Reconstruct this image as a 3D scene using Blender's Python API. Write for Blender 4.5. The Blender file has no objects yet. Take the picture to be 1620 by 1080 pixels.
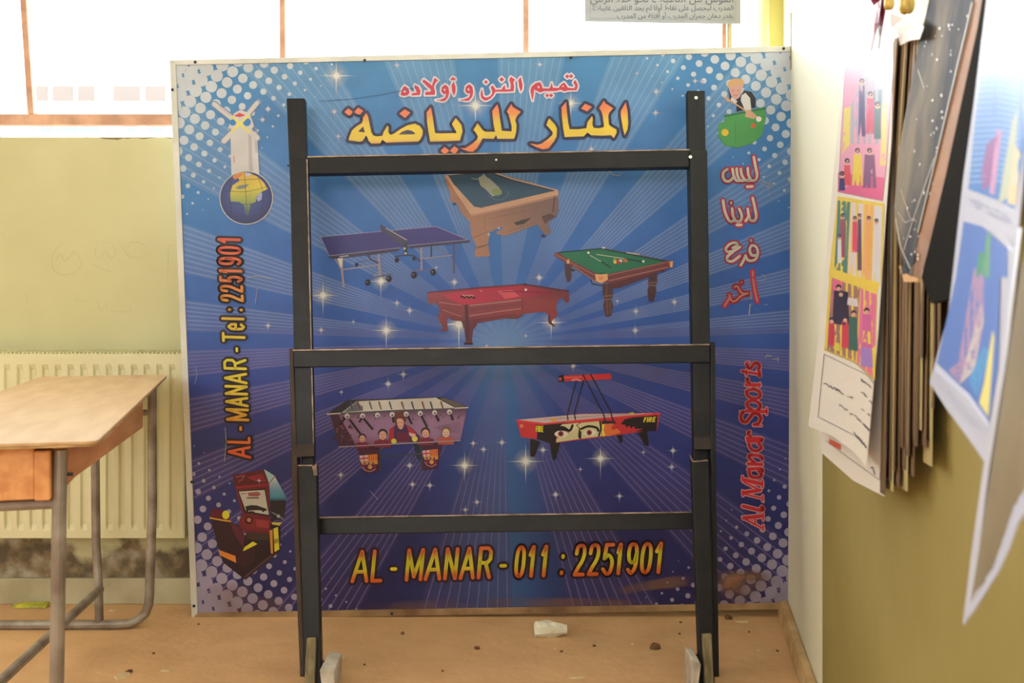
import bpy, math, random, unicodedata
from mathutils import Vector, Matrix
from mathutils.geometry import tessellate_polygon
random.seed(7)
sc = bpy.context.scene
col = sc.collection
# ------------------------------------------------------------ camera, world, lights, exposure
F = 1620.0; CX = 810.0; HY = 480.0; CH = 0.954         # focal length (px), principal column, horizon row, eye height
cd = bpy.data.cameras.new('camera'); cam = bpy.data.objects.new('camera', cd); col.objects.link(cam)
cam.location = (0, 0, CH); cam.rotation_euler = (math.pi/2, 0, 0)
cd.sensor_width = 36; cd.lens = 36; cd.shift_y = -(540-HY)/1620
cd.clip_start = 0.05; cd.clip_end = 200
cd.dof.use_dof = True; cd.dof.focus_distance = 2.85; cd.dof.aperture_fstop = 7.0
sc.camera = cam
sc.view_settings.view_transform = 'Standard'; sc.view_settings.look = 'None'
sc.view_settings.gamma = 1; sc.view_settings.exposure = 0; sc.view_settings.use_curve_mapping = False
sc.cycles.use_denoising = True
sc.cycles.transparent_max_bounces = 16
w = bpy.data.worlds.new('sky'); sc.world = w; w.use_nodes = True
w.node_tree.nodes['Background'].inputs[0].default_value = (0.93, 0.96, 1.0, 1)
w.node_tree.nodes['Background'].inputs[1].default_value = 8.5

def area(name, loc, rot, sx, sy, power, c):
    l = bpy.data.lights.new(name, 'AREA'); l.shape = 'RECTANGLE'; l.size = sx; l.size_y = sy
    l.energy = power; l.color = c
    o = bpy.data.objects.new(name, l); o.location = loc; o.rotation_euler = rot; col.objects.link(o); return o
# added area lamps: fill light from the unseen side and rear of the room
area('rear_fill_light', (-1.0, -3.3, 2.0), (math.radians(84), 0, 0), 4.5, 1.3, 115, (0.90, 0.95, 1.0))
area('side_fill_light', (-4.3, 0.2, 1.9), (math.radians(90), 0, math.radians(-90)), 3.0, 1.2, 34, (0.92, 0.96, 1.0))
# hazy low sun coming in over the sign through the window
sl_ = bpy.data.lights.new('sun', 'SUN'); sl_.energy = 5; sl_.angle = math.radians(16); sl_.color = (1.0, .98, .95)
so_ = bpy.data.objects.new('sun', sl_); col.objects.link(so_); so_.rotation_euler = Vector((-.55, .75, .17)).to_track_quat('Z', 'Y').to_euler()

# ------------------------------------------------------------ projection helpers
def P(px, py, D):
    return Vector(((px-CX)/F*D, D, CH+(HY-py)/F*D))

class Plane:
    """plane in the room through three sight points; n faces the photographer"""
    def __init__(s, a, b, c):
        A, B, C = P(*a), P(*b), P(*c)
        s.o = A; s.n = (B-A).cross(C-A).normalized()
        if s.n.dot(Vector((0, 0, CH))-A) < 0: s.n = -s.n
    def pt(s, px, py, off=0.0):
        o = s.o+s.n*off; r = P(px, py, 1)-Vector((0, 0, CH)); c = Vector((0, 0, CH))
        return c+r*((o-c).dot(s.n)/r.dot(s.n))

class Bent:
    """gently bent sheet: 1/depth is bilinear between four corner sights (TL,TR,BR,BL), plus a bow"""
    def __init__(s, tl, tr, br, bl, bow=0.0):
        s.q = [(p[0], p[1]) for p in (tl, tr, br, bl)]; s.w = [1/p[2] for p in (tl, tr, br, bl)]; s.bow = bow
    def uv(s, x, y):
        (x0, y0), (x1, y1), (x2, y2), (x3, y3) = s.q; u = v = .5
        for _ in range(12):
            fx = (1-u)*(1-v)*x0+u*(1-v)*x1+u*v*x2+(1-u)*v*x3-x
            fy = (1-u)*(1-v)*y0+u*(1-v)*y1+u*v*y2+(1-u)*v*y3-y
            a = (1-v)*(x1-x0)+v*(x2-x3); b = (1-u)*(x3-x0)+u*(x2-x1)
            c = (1-v)*(y1-y0)+v*(y2-y3); d = (1-u)*(y3-y0)+u*(y2-y1)
            det = a*d-b*c or 1e-9
            u -= (d*fx-b*fy)/det; v -= (a*fy-c*fx)/det
        return u, v
    def pt(s, x, y, off=0.0):
        u, v = s.uv(x, y)
        w = (1-u)*(1-v)*s.w[0]+u*(1-v)*s.w[1]+u*v*s.w[2]+(1-u)*v*s.w[3]
        D = 1/w + s.bow*math.sin(math.pi*min(1, max(0, u)))-off
        return P(x, y, D)

def lin(c):
    c = c/255.0
    return c/12.92 if c <= .04045 else ((c+.055)/1.055)**2.4
K = 1.15
def colr(c): return (min(.92, lin(c[0])*K), min(.92, lin(c[1])*K), min(.92, lin(c[2])*K), (c[3] if len(c) > 3 else 1.0))

# ------------------------------------------------------------ materials
def N(nt, t, **kw):
    n = nt.nodes.new(t)
    for k, v in kw.items(): setattr(n, k, v)
    return n
def mat(name, c, rough=.6, c2=None, scale=8, amount=.5, bump=0.0, bscale=60, metal=0.0, spec=.5, detail=6, stretch=None, thresh=(.35, .65)):
    m = bpy.data.materials.new(name); m.use_nodes = True; nt = m.node_tree; b = nt.nodes['Principled BSDF']
    b.inputs['Roughness'].default_value = rough; b.inputs['Metallic'].default_value = metal
    b.inputs['Specular IOR Level'].default_value = spec
    b.inputs['Base Color'].default_value = colr(c)
    tc = N(nt, 'ShaderNodeTexCoord'); mp = N(nt, 'ShaderNodeMapping')
    nt.links.new(tc.outputs['Object'], mp.inputs[0])
    if stretch: mp.inputs['Scale'].default_value = stretch
    if c2:
        n = N(nt, 'ShaderNodeTexNoise'); n.inputs['Scale'].default_value = scale; n.inputs['Detail'].default_value = detail
        nt.links.new(mp.outputs[0], n.inputs[0])
        r = N(nt, 'ShaderNodeValToRGB'); r.color_ramp.elements[0].position = thresh[0]; r.color_ramp.elements[1].position = thresh[1]
        r.color_ramp.elements[0].color = colr(c); r.color_ramp.elements[1].color = colr(c2)
        nt.links.new(n.outputs[0], r.inputs[0]); nt.links.new(r.outputs[0], b.inputs['Base Color'])
    if bump:
        n2 = N(nt, 'ShaderNodeTexNoise'); n2.inputs['Scale'].default_value = bscale; n2.inputs['Detail'].default_value = 5
        nt.links.new(mp.outputs[0], n2.inputs[0])
        bp = N(nt, 'ShaderNodeBump'); bp.inputs['Strength'].default_value = bump; bp.inputs['Distance'].default_value = .01
        nt.links.new(n2.outputs[0], bp.inputs['Height']); nt.links.new(bp.outputs[0], b.inputs['Normal'])
    return m
def print_mat(name, rough=.4, alpha=False, spec=.5, dirt=True, trans=0.0):
    m = bpy.data.materials.new(name); m.use_nodes = True; nt = m.node_tree; b = nt.nodes['Principled BSDF']
    a = N(nt, 'ShaderNodeVertexColor'); a.layer_name = 'ink'
    b.inputs['Roughness'].default_value = rough; b.inputs['Specular IOR Level'].default_value = spec
    out = a.outputs[0]
    if dirt:      # fine print grain / dust
        tc = N(nt, 'ShaderNodeTexCoord'); n = N(nt, 'ShaderNodeTexNoise'); n.inputs['Scale'].default_value = 9; n.inputs['Detail'].default_value = 8
        nt.links.new(tc.outputs['Object'], n.inputs[0])
        r = N(nt, 'ShaderNodeValToRGB'); r.color_ramp.elements[0].position = .3; r.color_ramp.elements[1].position = .7
        r.color_ramp.elements[0].color = (.86, .86, .86, 1); r.color_ramp.elements[1].color = (1.06, 1.05, 1.03, 1)
        mx = N(nt, 'ShaderNodeMixRGB', blend_type='MULTIPLY'); mx.inputs[0].default_value = 1
        nt.links.new(n.outputs[0], r.inputs[0]); nt.links.new(out, mx.inputs[1]); nt.links.new(r.outputs[0], mx.inputs[2]); out = mx.outputs[0]
    nt.links.new(out, b.inputs['Base Color'])
    if alpha: nt.links.new(a.outputs[1], b.inputs['Alpha'])
    if trans:
        t = N(nt, 'ShaderNodeBsdfTranslucent'); nt.links.new(out, t.inputs[0]); ms = N(nt, 'ShaderNodeMixShader'); ms.inputs[0].default_value = trans
        nt.links.new(b.outputs[0], ms.inputs[1]); nt.links.new(t.outputs[0], ms.inputs[2]); nt.links.new(ms.outputs[0], nt.nodes['Material Output'].inputs[0])
    return m

M = {}
M['floor'] = mat('dusty_tan_floor', (220, 178, 132), .75, (202, 160, 116), 5, bump=.25, bscale=30, thresh=(.3, .7))
M['ceiling'] = mat('ceiling_paint', (225, 222, 210), .9)
M['pale_wall'] = mat('pale_wall_paint', (222, 215, 180), .85, (205, 198, 160), 3)
M['skirting'] = mat('painted_skirting', (192, 186, 156), .7, (165, 155, 125), 6, bump=.2)
M['skirting_right'] = mat('plaster_skirting', (205, 178, 132), .8, (180, 145, 100), 12, bump=.3)
M['radiator'] = mat('cream_enamel', (216, 211, 176), .38, (206, 200, 162), 4)
M['wood_top'] = mat('worn_wood_top', (200, 164, 126), .33, (184, 144, 102), 5, stretch=(6, 1, 1), bump=.05, spec=.6)
M['wood_apron'] = mat('orange_varnished_wood', (224, 160, 104), .4, (202, 134, 80), 5, stretch=(8, 1, 8), bump=.06)
M['wood_edge'] = mat('pale_worn_edge', (196, 160, 110), .6, (150, 112, 70), 20)
M['tube_grey'] = mat('grey_enamel_tube', (158, 150, 142), .42, (118, 106, 98), 14, metal=.3, bump=.1)
M['alu'] = mat('aluminium_trim', (205, 205, 200), .45, (185, 185, 180), 6, metal=.25)
M['floor_tint_alu'] = mat('floor_tinted_aluminium_trim', (172, 142, 102), .7, (132, 106, 76), 9, metal=.1)  # tan floor reflection put into the trim colour
M['screw'] = mat('dark_screw', (50, 50, 50), .5, metal=.6)
M['bright_screw'] = mat('bright_screw', (225, 225, 220), .3, metal=.7)
M['black_steel'] = mat('black_painted_steel', (20, 21, 28), .45, (40, 38, 40), 7, bump=.15, bscale=30, thresh=(.5, .85), spec=.35)
M['rust_steel'] = mat('rusty_brown_steel', (74, 56, 48), .6, (44, 40, 42), 8, bump=.2, metal=.2)
M['worn_edge'] = mat('bare_scuffed_edge', (170, 145, 128), .5, (110, 92, 80), 30, metal=.2)
M['raw_wood'] = mat('grey_raw_wood', (140, 130, 100), .8, (110, 98, 72), 14, stretch=(8, 8, 1), bump=.2)
M['white_block'] = mat('whitewashed_block', (205, 198, 190), .8, (170, 160, 150), 20, bump=.2)
M['win_frame'] = mat('rust_brown_window_steel', (205, 158, 136), .6, (176, 132, 112), 14, bump=.2)
M['plaster'] = mat('white_plaster', (235, 230, 215), .8, (200, 190, 165), 14, bump=.4, bscale=30)
M['leaf'] = mat('dry_leaf', (128, 90, 56), .8, (86, 60, 38), 40)
M['scrap'] = mat('pale_scrap', (205, 180, 140), .8)
M['yellow'] = mat('yellow_wrapper', (200, 190, 50), .5, (150, 150, 60), 40)
M['dark_stick'] = mat('dark_stick', (80, 70, 55), .8)
M['brown_paper'] = mat('aged_brown_paper', (128, 100, 68), .7, (84, 62, 42), 6, stretch=(1, 1, .3))
M['sleeve'] = mat('clear_sleeve_edge', (176, 160, 112), .35)
M['white_paper'] = mat('white_paper', (205, 198, 192), .45, spec=.3)
M['cool_paper'] = mat('laminated_cool_paper', (176, 178, 196), .35, spec=.3)
M['tan_laminate'] = mat('dull_laminate', (128, 114, 84), .4, (112, 98, 72), 8)
M['pier'] = mat('yellow_green_pier_paint', (205, 196, 112), .7, (196, 184, 98), 4)
M['slate'] = mat('blackboard_slate', (58, 58, 66), .7, (118, 108, 94), 9, bump=.35, bscale=25, stretch=(1, 1, .45), thresh=(.44, .6), spec=.2)
M['slate_edge'] = mat('varnished_board_edge', (140, 90, 40), .6, (112, 70, 30), 10, bump=.1)
M['shade_dark'] = mat('painted_shade', (22, 17, 13), .9, (15, 12, 9), 5, spec=.1)  # near-black colour standing for shade between slate and poster
M['tape'] = mat('parcel_tape', (205, 160, 110), .3)
M['black_tape'] = mat('black_tape', (25, 25, 28), .4)
M['ribbon'] = mat('maroon_ribbon', (122, 24, 62), .35, (88, 12, 42), 12)
M['gold'] = mat('gold_foil', (205, 178, 92), .35, (160, 130, 70), 10, metal=.3, bump=.3, bscale=18)
M['building'] = mat('pale_building', (232, 228, 222), .9, (222, 216, 208), 1)
M['bwin'] = mat('building_window', (98, 110, 122), .6)
M['bcurtain'] = mat('building_shutter', (104, 94, 90), .8)
M['crack'] = mat('wire', (120, 110, 70), .7)
M['ink'] = print_mat('printed_ink', .42, dirt=True, spec=.45)
M['glow'] = print_mat('printed_star_ink', .42, alpha=True, dirt=False, spec=.45)
M['poster'] = print_mat('poster_print', .3, dirt=False, trans=.04)
# wall paint with damp, peeling band near the floor
def wall_material():
    m = mat('olive_wall_paint', (200, 197, 158), .75, (190, 186, 144), 2.5, bump=.12, bscale=14)
    nt = m.node_tree; b = nt.nodes['Principled BSDF']
    src = b.inputs['Base Color'].links[0].from_socket
    g = N(nt, 'ShaderNodeNewGeometry'); sx = N(nt, 'ShaderNodeSeparateXYZ'); nt.links.new(g.outputs['Position'], sx.inputs[0])
    n = N(nt, 'ShaderNodeTexNoise'); n.inputs['Scale'].default_value = 7; n.inputs['Detail'].default_value = 9; nt.links.new(g.outputs['Position'], n.inputs[0])
    ad = N(nt, 'ShaderNodeMath', operation='MULTIPLY_ADD'); nt.links.new(n.outputs[0], ad.inputs[0]); ad.inputs[1].default_value = -.34; nt.links.new(sx.outputs[2], ad.inputs[2])
    r = N(nt, 'ShaderNodeMapRange'); nt.links.new(ad.outputs[0], r.inputs[0]); r.inputs[1].default_value = .005; r.inputs[2].default_value = .04; r.inputs[3].default_value = 1; r.inputs[4].default_value = 0
    n2 = N(nt, 'ShaderNodeTexNoise'); n2.inputs['Scale'].default_value = 16; n2.inputs['Detail'].default_value = 10; nt.links.new(g.outputs['Position'], n2.inputs[0])
    cr = N(nt, 'ShaderNodeValToRGB'); e = cr.color_ramp.elements
    e[0].position = .4; e[0].color = colr((96, 84, 66)); e[1].position = .66; e[1].color = colr((168, 160, 148))
    e2 = e.new(.5); e2.color = colr((128, 112, 84))
    nt.links.new(n2.outputs[0], cr.inputs[0])
    n3 = N(nt, 'ShaderNodeTexNoise'); n3.inputs['Scale'].default_value = 9; n3.inputs['Detail'].default_value = 6; nt.links.new(g.outputs['Position'], n3.inputs[0])
    a3 = N(nt, 'ShaderNodeMath', operation='MULTIPLY_ADD'); nt.links.new(n3.outputs[0], a3.inputs[0]); a3.inputs[1].default_value = .07; nt.links.new(sx.outputs[2], a3.inputs[2])
    g3 = N(nt, 'ShaderNodeMath', operation='GREATER_THAN'); nt.links.new(a3.outputs[0], g3.inputs[0]); g3.inputs[1].default_value = 1.519
    l3 = N(nt, 'ShaderNodeMath', operation='LESS_THAN'); nt.links.new(sx.outputs[2], l3.inputs[0]); l3.inputs[1].default_value = 1.4835
    m3 = N(nt, 'ShaderNodeMath', operation='MULTIPLY'); nt.links.new(g3.outputs[0], m3.inputs[0]); nt.links.new(l3.outputs[0], m3.inputs[1])
    x3 = N(nt, 'ShaderNodeMixRGB'); nt.links.new(m3.outputs[0], x3.inputs[0]); nt.links.new(src, x3.inputs[1]); x3.inputs[2].default_value = colr((128, 118, 90)); src = x3.outputs[0]
    mx = N(nt, 'ShaderNodeMixRGB'); nt.links.new(r.outputs[0], mx.inputs[0]); nt.links.new(src, mx.inputs[1]); nt.links.new(cr.outputs[0], mx.inputs[2])
    nt.links.new(mx.outputs[0], b.inputs['Base Color'])
    return m
M['wall'] = wall_material()
def side_wall():
    m = mat('olive_side_wall_paint', (150, 137, 82), .7, (138, 124, 68), 2.5, bump=.12, bscale=14)
    nt = m.node_tree; b = nt.nodes['Principled BSDF']; src = b.inputs['Base Color'].links[0].from_socket
    g = N(nt, 'ShaderNodeNewGeometry'); sx = N(nt, 'ShaderNodeSeparateXYZ'); nt.links.new(g.outputs['Position'], sx.inputs[0])
    # pale near the window corner and higher up: daylight brightness put into the colour
    st = N(nt, 'ShaderNodeMath', operation='GREATER_THAN'); nt.links.new(sx.outputs[2], st.inputs[0]); st.inputs[1].default_value = .72
    ys = N(nt, 'ShaderNodeMath', operation='MULTIPLY_ADD'); nt.links.new(st.outputs[0], ys.inputs[0]); ys.inputs[1].default_value = .46; nt.links.new(sx.outputs[1], ys.inputs[2])
    a_ = N(nt, 'ShaderNodeMath', operation='GREATER_THAN'); nt.links.new(ys.outputs[0], a_.inputs[0]); a_.inputs[1].default_value = 2.36
    b_ = N(nt, 'ShaderNodeMath', operation='GREATER_THAN'); nt.links.new(sx.outputs[2], b_.inputs[0]); b_.inputs[1].default_value = 1.30
    mxx = N(nt, 'ShaderNodeMath', operation='MAXIMUM'); nt.links.new(a_.outputs[0], mxx.inputs[0]); nt.links.new(b_.outputs[0], mxx.inputs[1])
    mx = N(nt, 'ShaderNodeMixRGB'); nt.links.new(mxx.outputs[0], mx.inputs[0]); nt.links.new(src, mx.inputs[1]); mx.inputs[2].default_value = colr((240, 234, 214))
    nt.links.new(mx.outputs[0], b.inputs['Base Color']); return m
M['wall_right'] = side_wall()
def glass():
    m = bpy.data.materials.new('window_glass'); m.use_nodes = True; nt = m.node_tree
    t = N(nt, 'ShaderNodeBsdfTransparent'); t.inputs[0].default_value = (.93, .95, .95, 1)
    g = N(nt, 'ShaderNodeBsdfGlossy'); g.inputs['Roughness'].default_value = .08
    n = N(nt, 'ShaderNodeTexNoise'); n.inputs['Scale'].default_value = 6
    mr = N(nt, 'ShaderNodeMapRange'); mr.inputs[3].default_value = .03; mr.inputs[4].default_value = .08; nt.links.new(n.outputs[0], mr.inputs[0])
    mx = N(nt, 'ShaderNodeMixShader'); nt.links.new(mr.outputs[0], mx.inputs[0]); nt.links.new(t.outputs[0], mx.inputs[1]); nt.links.new(g.outputs[0], mx.inputs[2])
    nt.links.new(mx.outputs[0], nt.nodes['Material Output'].inputs[0]); return m
M['glass'] = glass()

# ------------------------------------------------------------ object helpers
def tag(o, label=None, cat=None, group=None, kind=None):
    if label: o['label'] = label
    if cat: o['category'] = cat
    if group: o['group'] = group
    if kind: o['kind'] = kind
    return o
def empty(name, loc, rz=0, **kw):
    o = bpy.data.objects.new(name, None); o.location = loc; o.rotation_euler = (0, 0, rz); o.empty_display_size = .1
    col.objects.link(o); return tag(o, **kw)
def mesh(name, verts, faces, m, parent=None, bevel=0, smooth=False, world=True, solid=0, **kw):
    """verts in world coordinates (world=True) or in the parent's frame"""
    verts = [Vector(v) for v in verts]
    if parent is not None:
        base = Matrix.Identity(4); q = parent
        chain = []
        while q is not None: chain.append(q); q = q.parent
        for q in reversed(chain): base = base @ Matrix.LocRotScale(q.location, q.rotation_euler, None)
        if world:
            inv = base.inverted(); verts = [inv @ v for v in verts]
        c = Vector((0, 0, 0))
    else:
        xs = [v.x for v in verts]; ys = [v.y for v in verts]; zs = [v.z for v in verts]
        c = Vector(((min(xs)+max(xs))/2, (min(ys)+max(ys))/2, min(zs))); verts = [v-c for v in verts]
    me = bpy.data.meshes.new(name); me.from_pydata([tuple(v) for v in verts], [], faces); me.update()
    me.materials.append(m)
    o = bpy.data.objects.new(name, me); o.parent = parent; o.location = c; col.objects.link(o)
    if smooth:
        for p in me.polygons: p.use_smooth = True
    if solid:
        s = o.modifiers.new('solid', 'SOLIDIFY'); s.thickness = solid; s.offset = 0
    if bevel:
        b = o.modifiers.new('bevel', 'BEVEL'); b.width = bevel; b.segments = 2; b.limit_method = 'ANGLE'
    return tag(o, **kw)
class MB:
    def __init__(s): s.v = []; s.f = []
    def add(s, v, f):
        n = len(s.v); s.v += [Vector(x) for x in v]; s.f += [tuple(i+n for i in q) for q in f]; return s
    def box(s, a, b):
        x0, y0, z0 = a; x1, y1, z1 = b
        return s.add([(x0, y0, z0), (x1, y0, z0), (x1, y1, z0), (x0, y1, z0), (x0, y0, z1), (x1, y0, z1), (x1, y1, z1), (x0, y1, z1)],
                     [(0, 3, 2, 1), (4, 5, 6, 7), (0, 1, 5, 4), (1, 2, 6, 5), (2, 3, 7, 6), (3, 0, 4, 7)])
    def tube(s, pts, r, n=12, cap=True):
        pts = [Vector(p) for p in pts]; rings = []
        rs = r if isinstance(r, (list, tuple)) else [r]*len(pts)
        up = None
        for i, p in enumerate(pts):
            d = (pts[min(i+1, len(pts)-1)]-pts[max(i-1, 0)]).normalized()
            if up is None:
                up = Vector((0, 0, 1)) if abs(d.z) < .9 else Vector((1, 0, 0))
            a = (up-d*up.dot(d)).normalized(); up = a; b = d.cross(a)
            rings.append([p+(a*math.cos(2*math.pi*k/n)+b*math.sin(2*math.pi*k/n))*rs[i] for k in range(n)])
        v = [x for q in rings for x in q]; f = []
        for i in range(len(pts)-1):
            for k in range(n): f.append((i*n+k, i*n+(k+1) % n, (i+1)*n+(k+1) % n, (i+1)*n+k))
        if cap: f += [tuple(range(n))[::-1], tuple((len(pts)-1)*n+k for k in range(n))]
        return s.add(v, f)
    def build(s, name, m, parent=None, **kw): return mesh(name, s.v, s.f, m, parent, **kw)
def prism(name, pl, pts, off, thick, m, parent=None, **kw):
    fr = [pl.pt(x, y, off) for x, y in pts]; bk = [p-pl.n*thick for p in fr]; n = len(pts)
    f = [tuple(range(n)), tuple(range(2*n-1, n-1, -1))]+[(i, i+n, (i+1) % n+n, (i+1) % n) for i in range(n)]
    return mesh(name, fr+bk, f, m, parent, **kw)
def cyl(mb, c, n, r, h, k=12):
    c = Vector(c); n = Vector(n).normalized(); return mb.tube([c, c+n*h], r, k)

# ------------------------------------------------------------ flat print: vector artwork laid on a surface
def lerp3(a, b, t): return tuple(a[i]+(b[i]-a[i])*t for i in range(3))
def stops(v, st):
    if v <= st[0][0]: return st[0][1]
    for (a, ca), (b, cb) in zip(st, st[1:]):
        if v <= b: return lerp3(ca, cb, (v-a)/(b-a))
    return st[-1][1]
def Z(x0, y0, s, pts): return [(x0+x/s, y0+y/s) for x, y in pts]
def clip(poly, a, b, c):
    out = []
    for i, p in enumerate(poly):
        q = poly[(i+1) % len(poly)]; dp = a*p[0]+b*p[1]+c; dq = a*q[0]+b*q[1]+c
        if dp >= 0: out.append(p)
        if (dp > 0 > dq) or (dp < 0 < dq):
            t = dp/(dp-dq); out.append((p[0]+(q[0]-p[0])*t, p[1]+(q[1]-p[1])*t))
    return out
def smooth_line(pts, n=4, closed=False):
    if len(pts) < 3: return pts
    out = []; L = len(pts)
    rng = range(L) if closed else range(L-1)
    for i in rng:
        if closed: p0, p1, p2, p3 = pts[(i-1) % L], pts[i], pts[(i+1) % L], pts[(i+2) % L]
        else: p0, p1, p2, p3 = pts[max(i-1, 0)], pts[i], pts[i+1], pts[min(i+2, L-1)]
        for k in range(n):
            t = k/n
            out.append(tuple(.5*((2*p1[j])+(-p0[j]+p2[j])*t+(2*p0[j]-5*p1[j]+4*p2[j]-p3[j])*t*t+(-p0[j]+3*p1[j]-3*p2[j]+p3[j])*t**3) for j in (0, 1)))
    if not closed: out.append(pts[-1])
    return out
class Art:
    def __init__(s, surf, base=.001, step=2e-5, window=None):
        s.s = surf; s.v = []; s.f = []; s.c = []; s.z = base; s.step = step; s.win = window
    def up(s): s.z += s.step
    def conv(s, pts, c):
        if s.win:
            for h in s.win:
                pts = clip(pts, *h)
                if len(pts) < 3: return
        n = len(s.v)
        for x, y in pts: s.v.append(s.s.pt(x, y, s.z))
        s.f.append(tuple(range(n, n+len(pts))))
        s.c += [colr(c(x, y) if callable(c) else c) for x, y in pts]
    def cells(s, tp, c, cell):
        x = min(p[0] for p in tp); x1 = max(p[0] for p in tp)
        while x < x1:
            q = clip(clip(tp, 1, 0, -x), -1, 0, x+cell)
            if len(q) >= 3:
                y = min(p[1] for p in q); y1 = max(p[1] for p in q)
                while y < y1:
                    k = clip(clip(q, 0, 1, -y), 0, -1, y+cell)
                    if len(k) >= 3: s.conv(k, c)
                    y += cell
            x += cell
    def poly(s, pts, c, band=0, up=True, cell=0):
        if up: s.up()
        if band == 0 and len(pts) == 3: s.conv(pts, c); return
        tris = tessellate_polygon([[Vector((x, y, 0)) for x, y in pts]])
        for t in tris:
            tp = [pts[i] for i in t]
            if cell: s.cells(tp, c, cell)
            elif band:
                y0 = min(p[1] for p in tp); y1 = max(p[1] for p in tp); y = y0
                while y < y1:
                    q = clip(clip(tp, 0, 1, -y), 0, -1, y+band)
                    if len(q) >= 3: s.conv(q, c)
                    y += band
            else: s.conv(tp, c)
    def stroke(s, pts, w, c, closed=False, up=True, seg=0, round=True):
        if up: s.up()
        if closed: pts = list(pts)+[pts[0]]
        if seg:
            q = [pts[0]]
            for a, b in zip(pts, pts[1:]):
                k = max(1, int(math.dist(a, b)/seg))
                q += [(a[0]+(b[0]-a[0])*i/k, a[1]+(b[1]-a[1])*i/k) for i in range(1, k+1)]
            pts = q
        h = w/2
        for a, b in zip(pts, pts[1:]):
            L = math.dist(a, b)
            if L < 1e-6: continue
            nx, ny = -(b[1]-a[1])/L*h, (b[0]-a[0])/L*h
            s.conv([(a[0]+nx, a[1]+ny), (b[0]+nx, b[1]+ny), (b[0]-nx, b[1]-ny), (a[0]-nx, a[1]-ny)], c)
        if round:
            z = s.z
            for p in (pts[:-1] if closed else pts):
                s.z += s.step*.3
                s.conv([(p[0]+h*math.cos(t*math.pi/5), p[1]+h*math.sin(t*math.pi/5)) for t in range(10)], c)
                s.z = z
            s.z = z+s.step*.3
    def disc(s, x, y, r, c, n=20, ry=None, up=True):
        if up: s.up()
        ry = ry or r
        s.conv([(x+r*math.cos(2*math.pi*k/n), y+ry*math.sin(2*math.pi*k/n)) for k in range(n)], c)
    def outline(s, pts, w, c): s.stroke(pts, w, c, closed=True)
    def build(s, name, parent, m='ink', **kw):
        o = mesh(name, s.v, s.f, M[m], parent, **kw)
        a = o.data.color_attributes.new('ink', 'FLOAT_COLOR', 'POINT')
        flat = [x for c in s.c for x in c]; a.data.foreach_set('color', flat)
        return o

# ============================================================ ROOM
def WX(D): return .314+.165*D+.012          # right wall line (X at depth D)
DW = 3.26
def zy(py, D): return CH+(HY-py)/F*D
def xp(px, D): return (px-CX)/F*D
LW = -4.5; RB = -3.6
MB().box((LW, RB, -.1), (1.6, DW+.2, 0)).build('floor', M['floor'], kind='structure')
MB().box((LW, RB, 3.0), (1.6, DW+.2, 3.1)).build('ceiling', M['ceiling'], kind='structure')
MB().box((LW-.1, RB, 0), (LW, DW+.2, 3.0)).build('wall_left', M['pale_wall'], kind='structure')
MB().box((LW, RB-.1, 0), (1.6, RB, 3.0)).build('wall_front', M['pale_wall'], kind='structure')
SILL = zy(217, DW); JX = xp(1217, DW); DG = 3.45
wb = MB()
wb.box((LW, DW, 0), (JX, DG+.05, SILL))
wb.box((JX, DW, 0), (WX(DW)+.15, DG+.05, SILL))
MB().box((JX, DW, SILL), (WX(DW)+.15, DG+.05, 3.0)).build('trim_1', M['pier'], kind='structure')
wb.box((LW, DW, 2.75), (JX, DG+.05, 3.0))
wb.box((LW, DW, SILL), (-3.6, DG+.05, 2.75))
wb.build('wall_back', M['wall'], kind='structure')
# right wall, at a slight angle
ya, yb = DW+.1, RB
MB().add([(WX(ya), ya, 0), (WX(yb), yb, 0), (WX(yb)+.12, yb, 0), (WX(ya)+.12, ya, 0), (WX(ya), ya, 3), (WX(yb), yb, 3), (WX(yb)+.12, yb, 3), (WX(ya)+.12, ya, 3)],
         [(0, 1, 2, 3), (7, 6, 5, 4), (0, 4, 5, 1), (1, 5, 6, 2), (2, 6, 7, 3), (3, 7, 4, 0)]).build('wall_right', M['wall_right'], kind='structure')
# skirtings
MB().box((LW, DW-.012, 0), (WX(DW)-.02, DW, zy(913, DW))).build('baseboard_back', M['skirting'], bevel=.003, kind='structure')
def sk(y, t): return WX(y)-t
ya = DW-.014; yb = -1.0; hh = .05
MB().add([(sk(ya, .03), ya, 0), (sk(yb, .03), yb, 0), (WX(yb), yb, 0), (WX(ya), ya, 0), (sk(ya, .022), ya, hh), (sk(yb, .022), yb, hh), (WX(yb), yb, hh), (WX(ya), ya, hh)],
         [(3, 2, 1, 0), (4, 5, 6, 7), (0, 1, 5, 4), (1, 2, 6, 5), (2, 3, 7, 6), (3, 0, 4, 7)]).build('baseboard_right', M['skirting_right'], bevel=.006, kind='structure')

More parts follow.
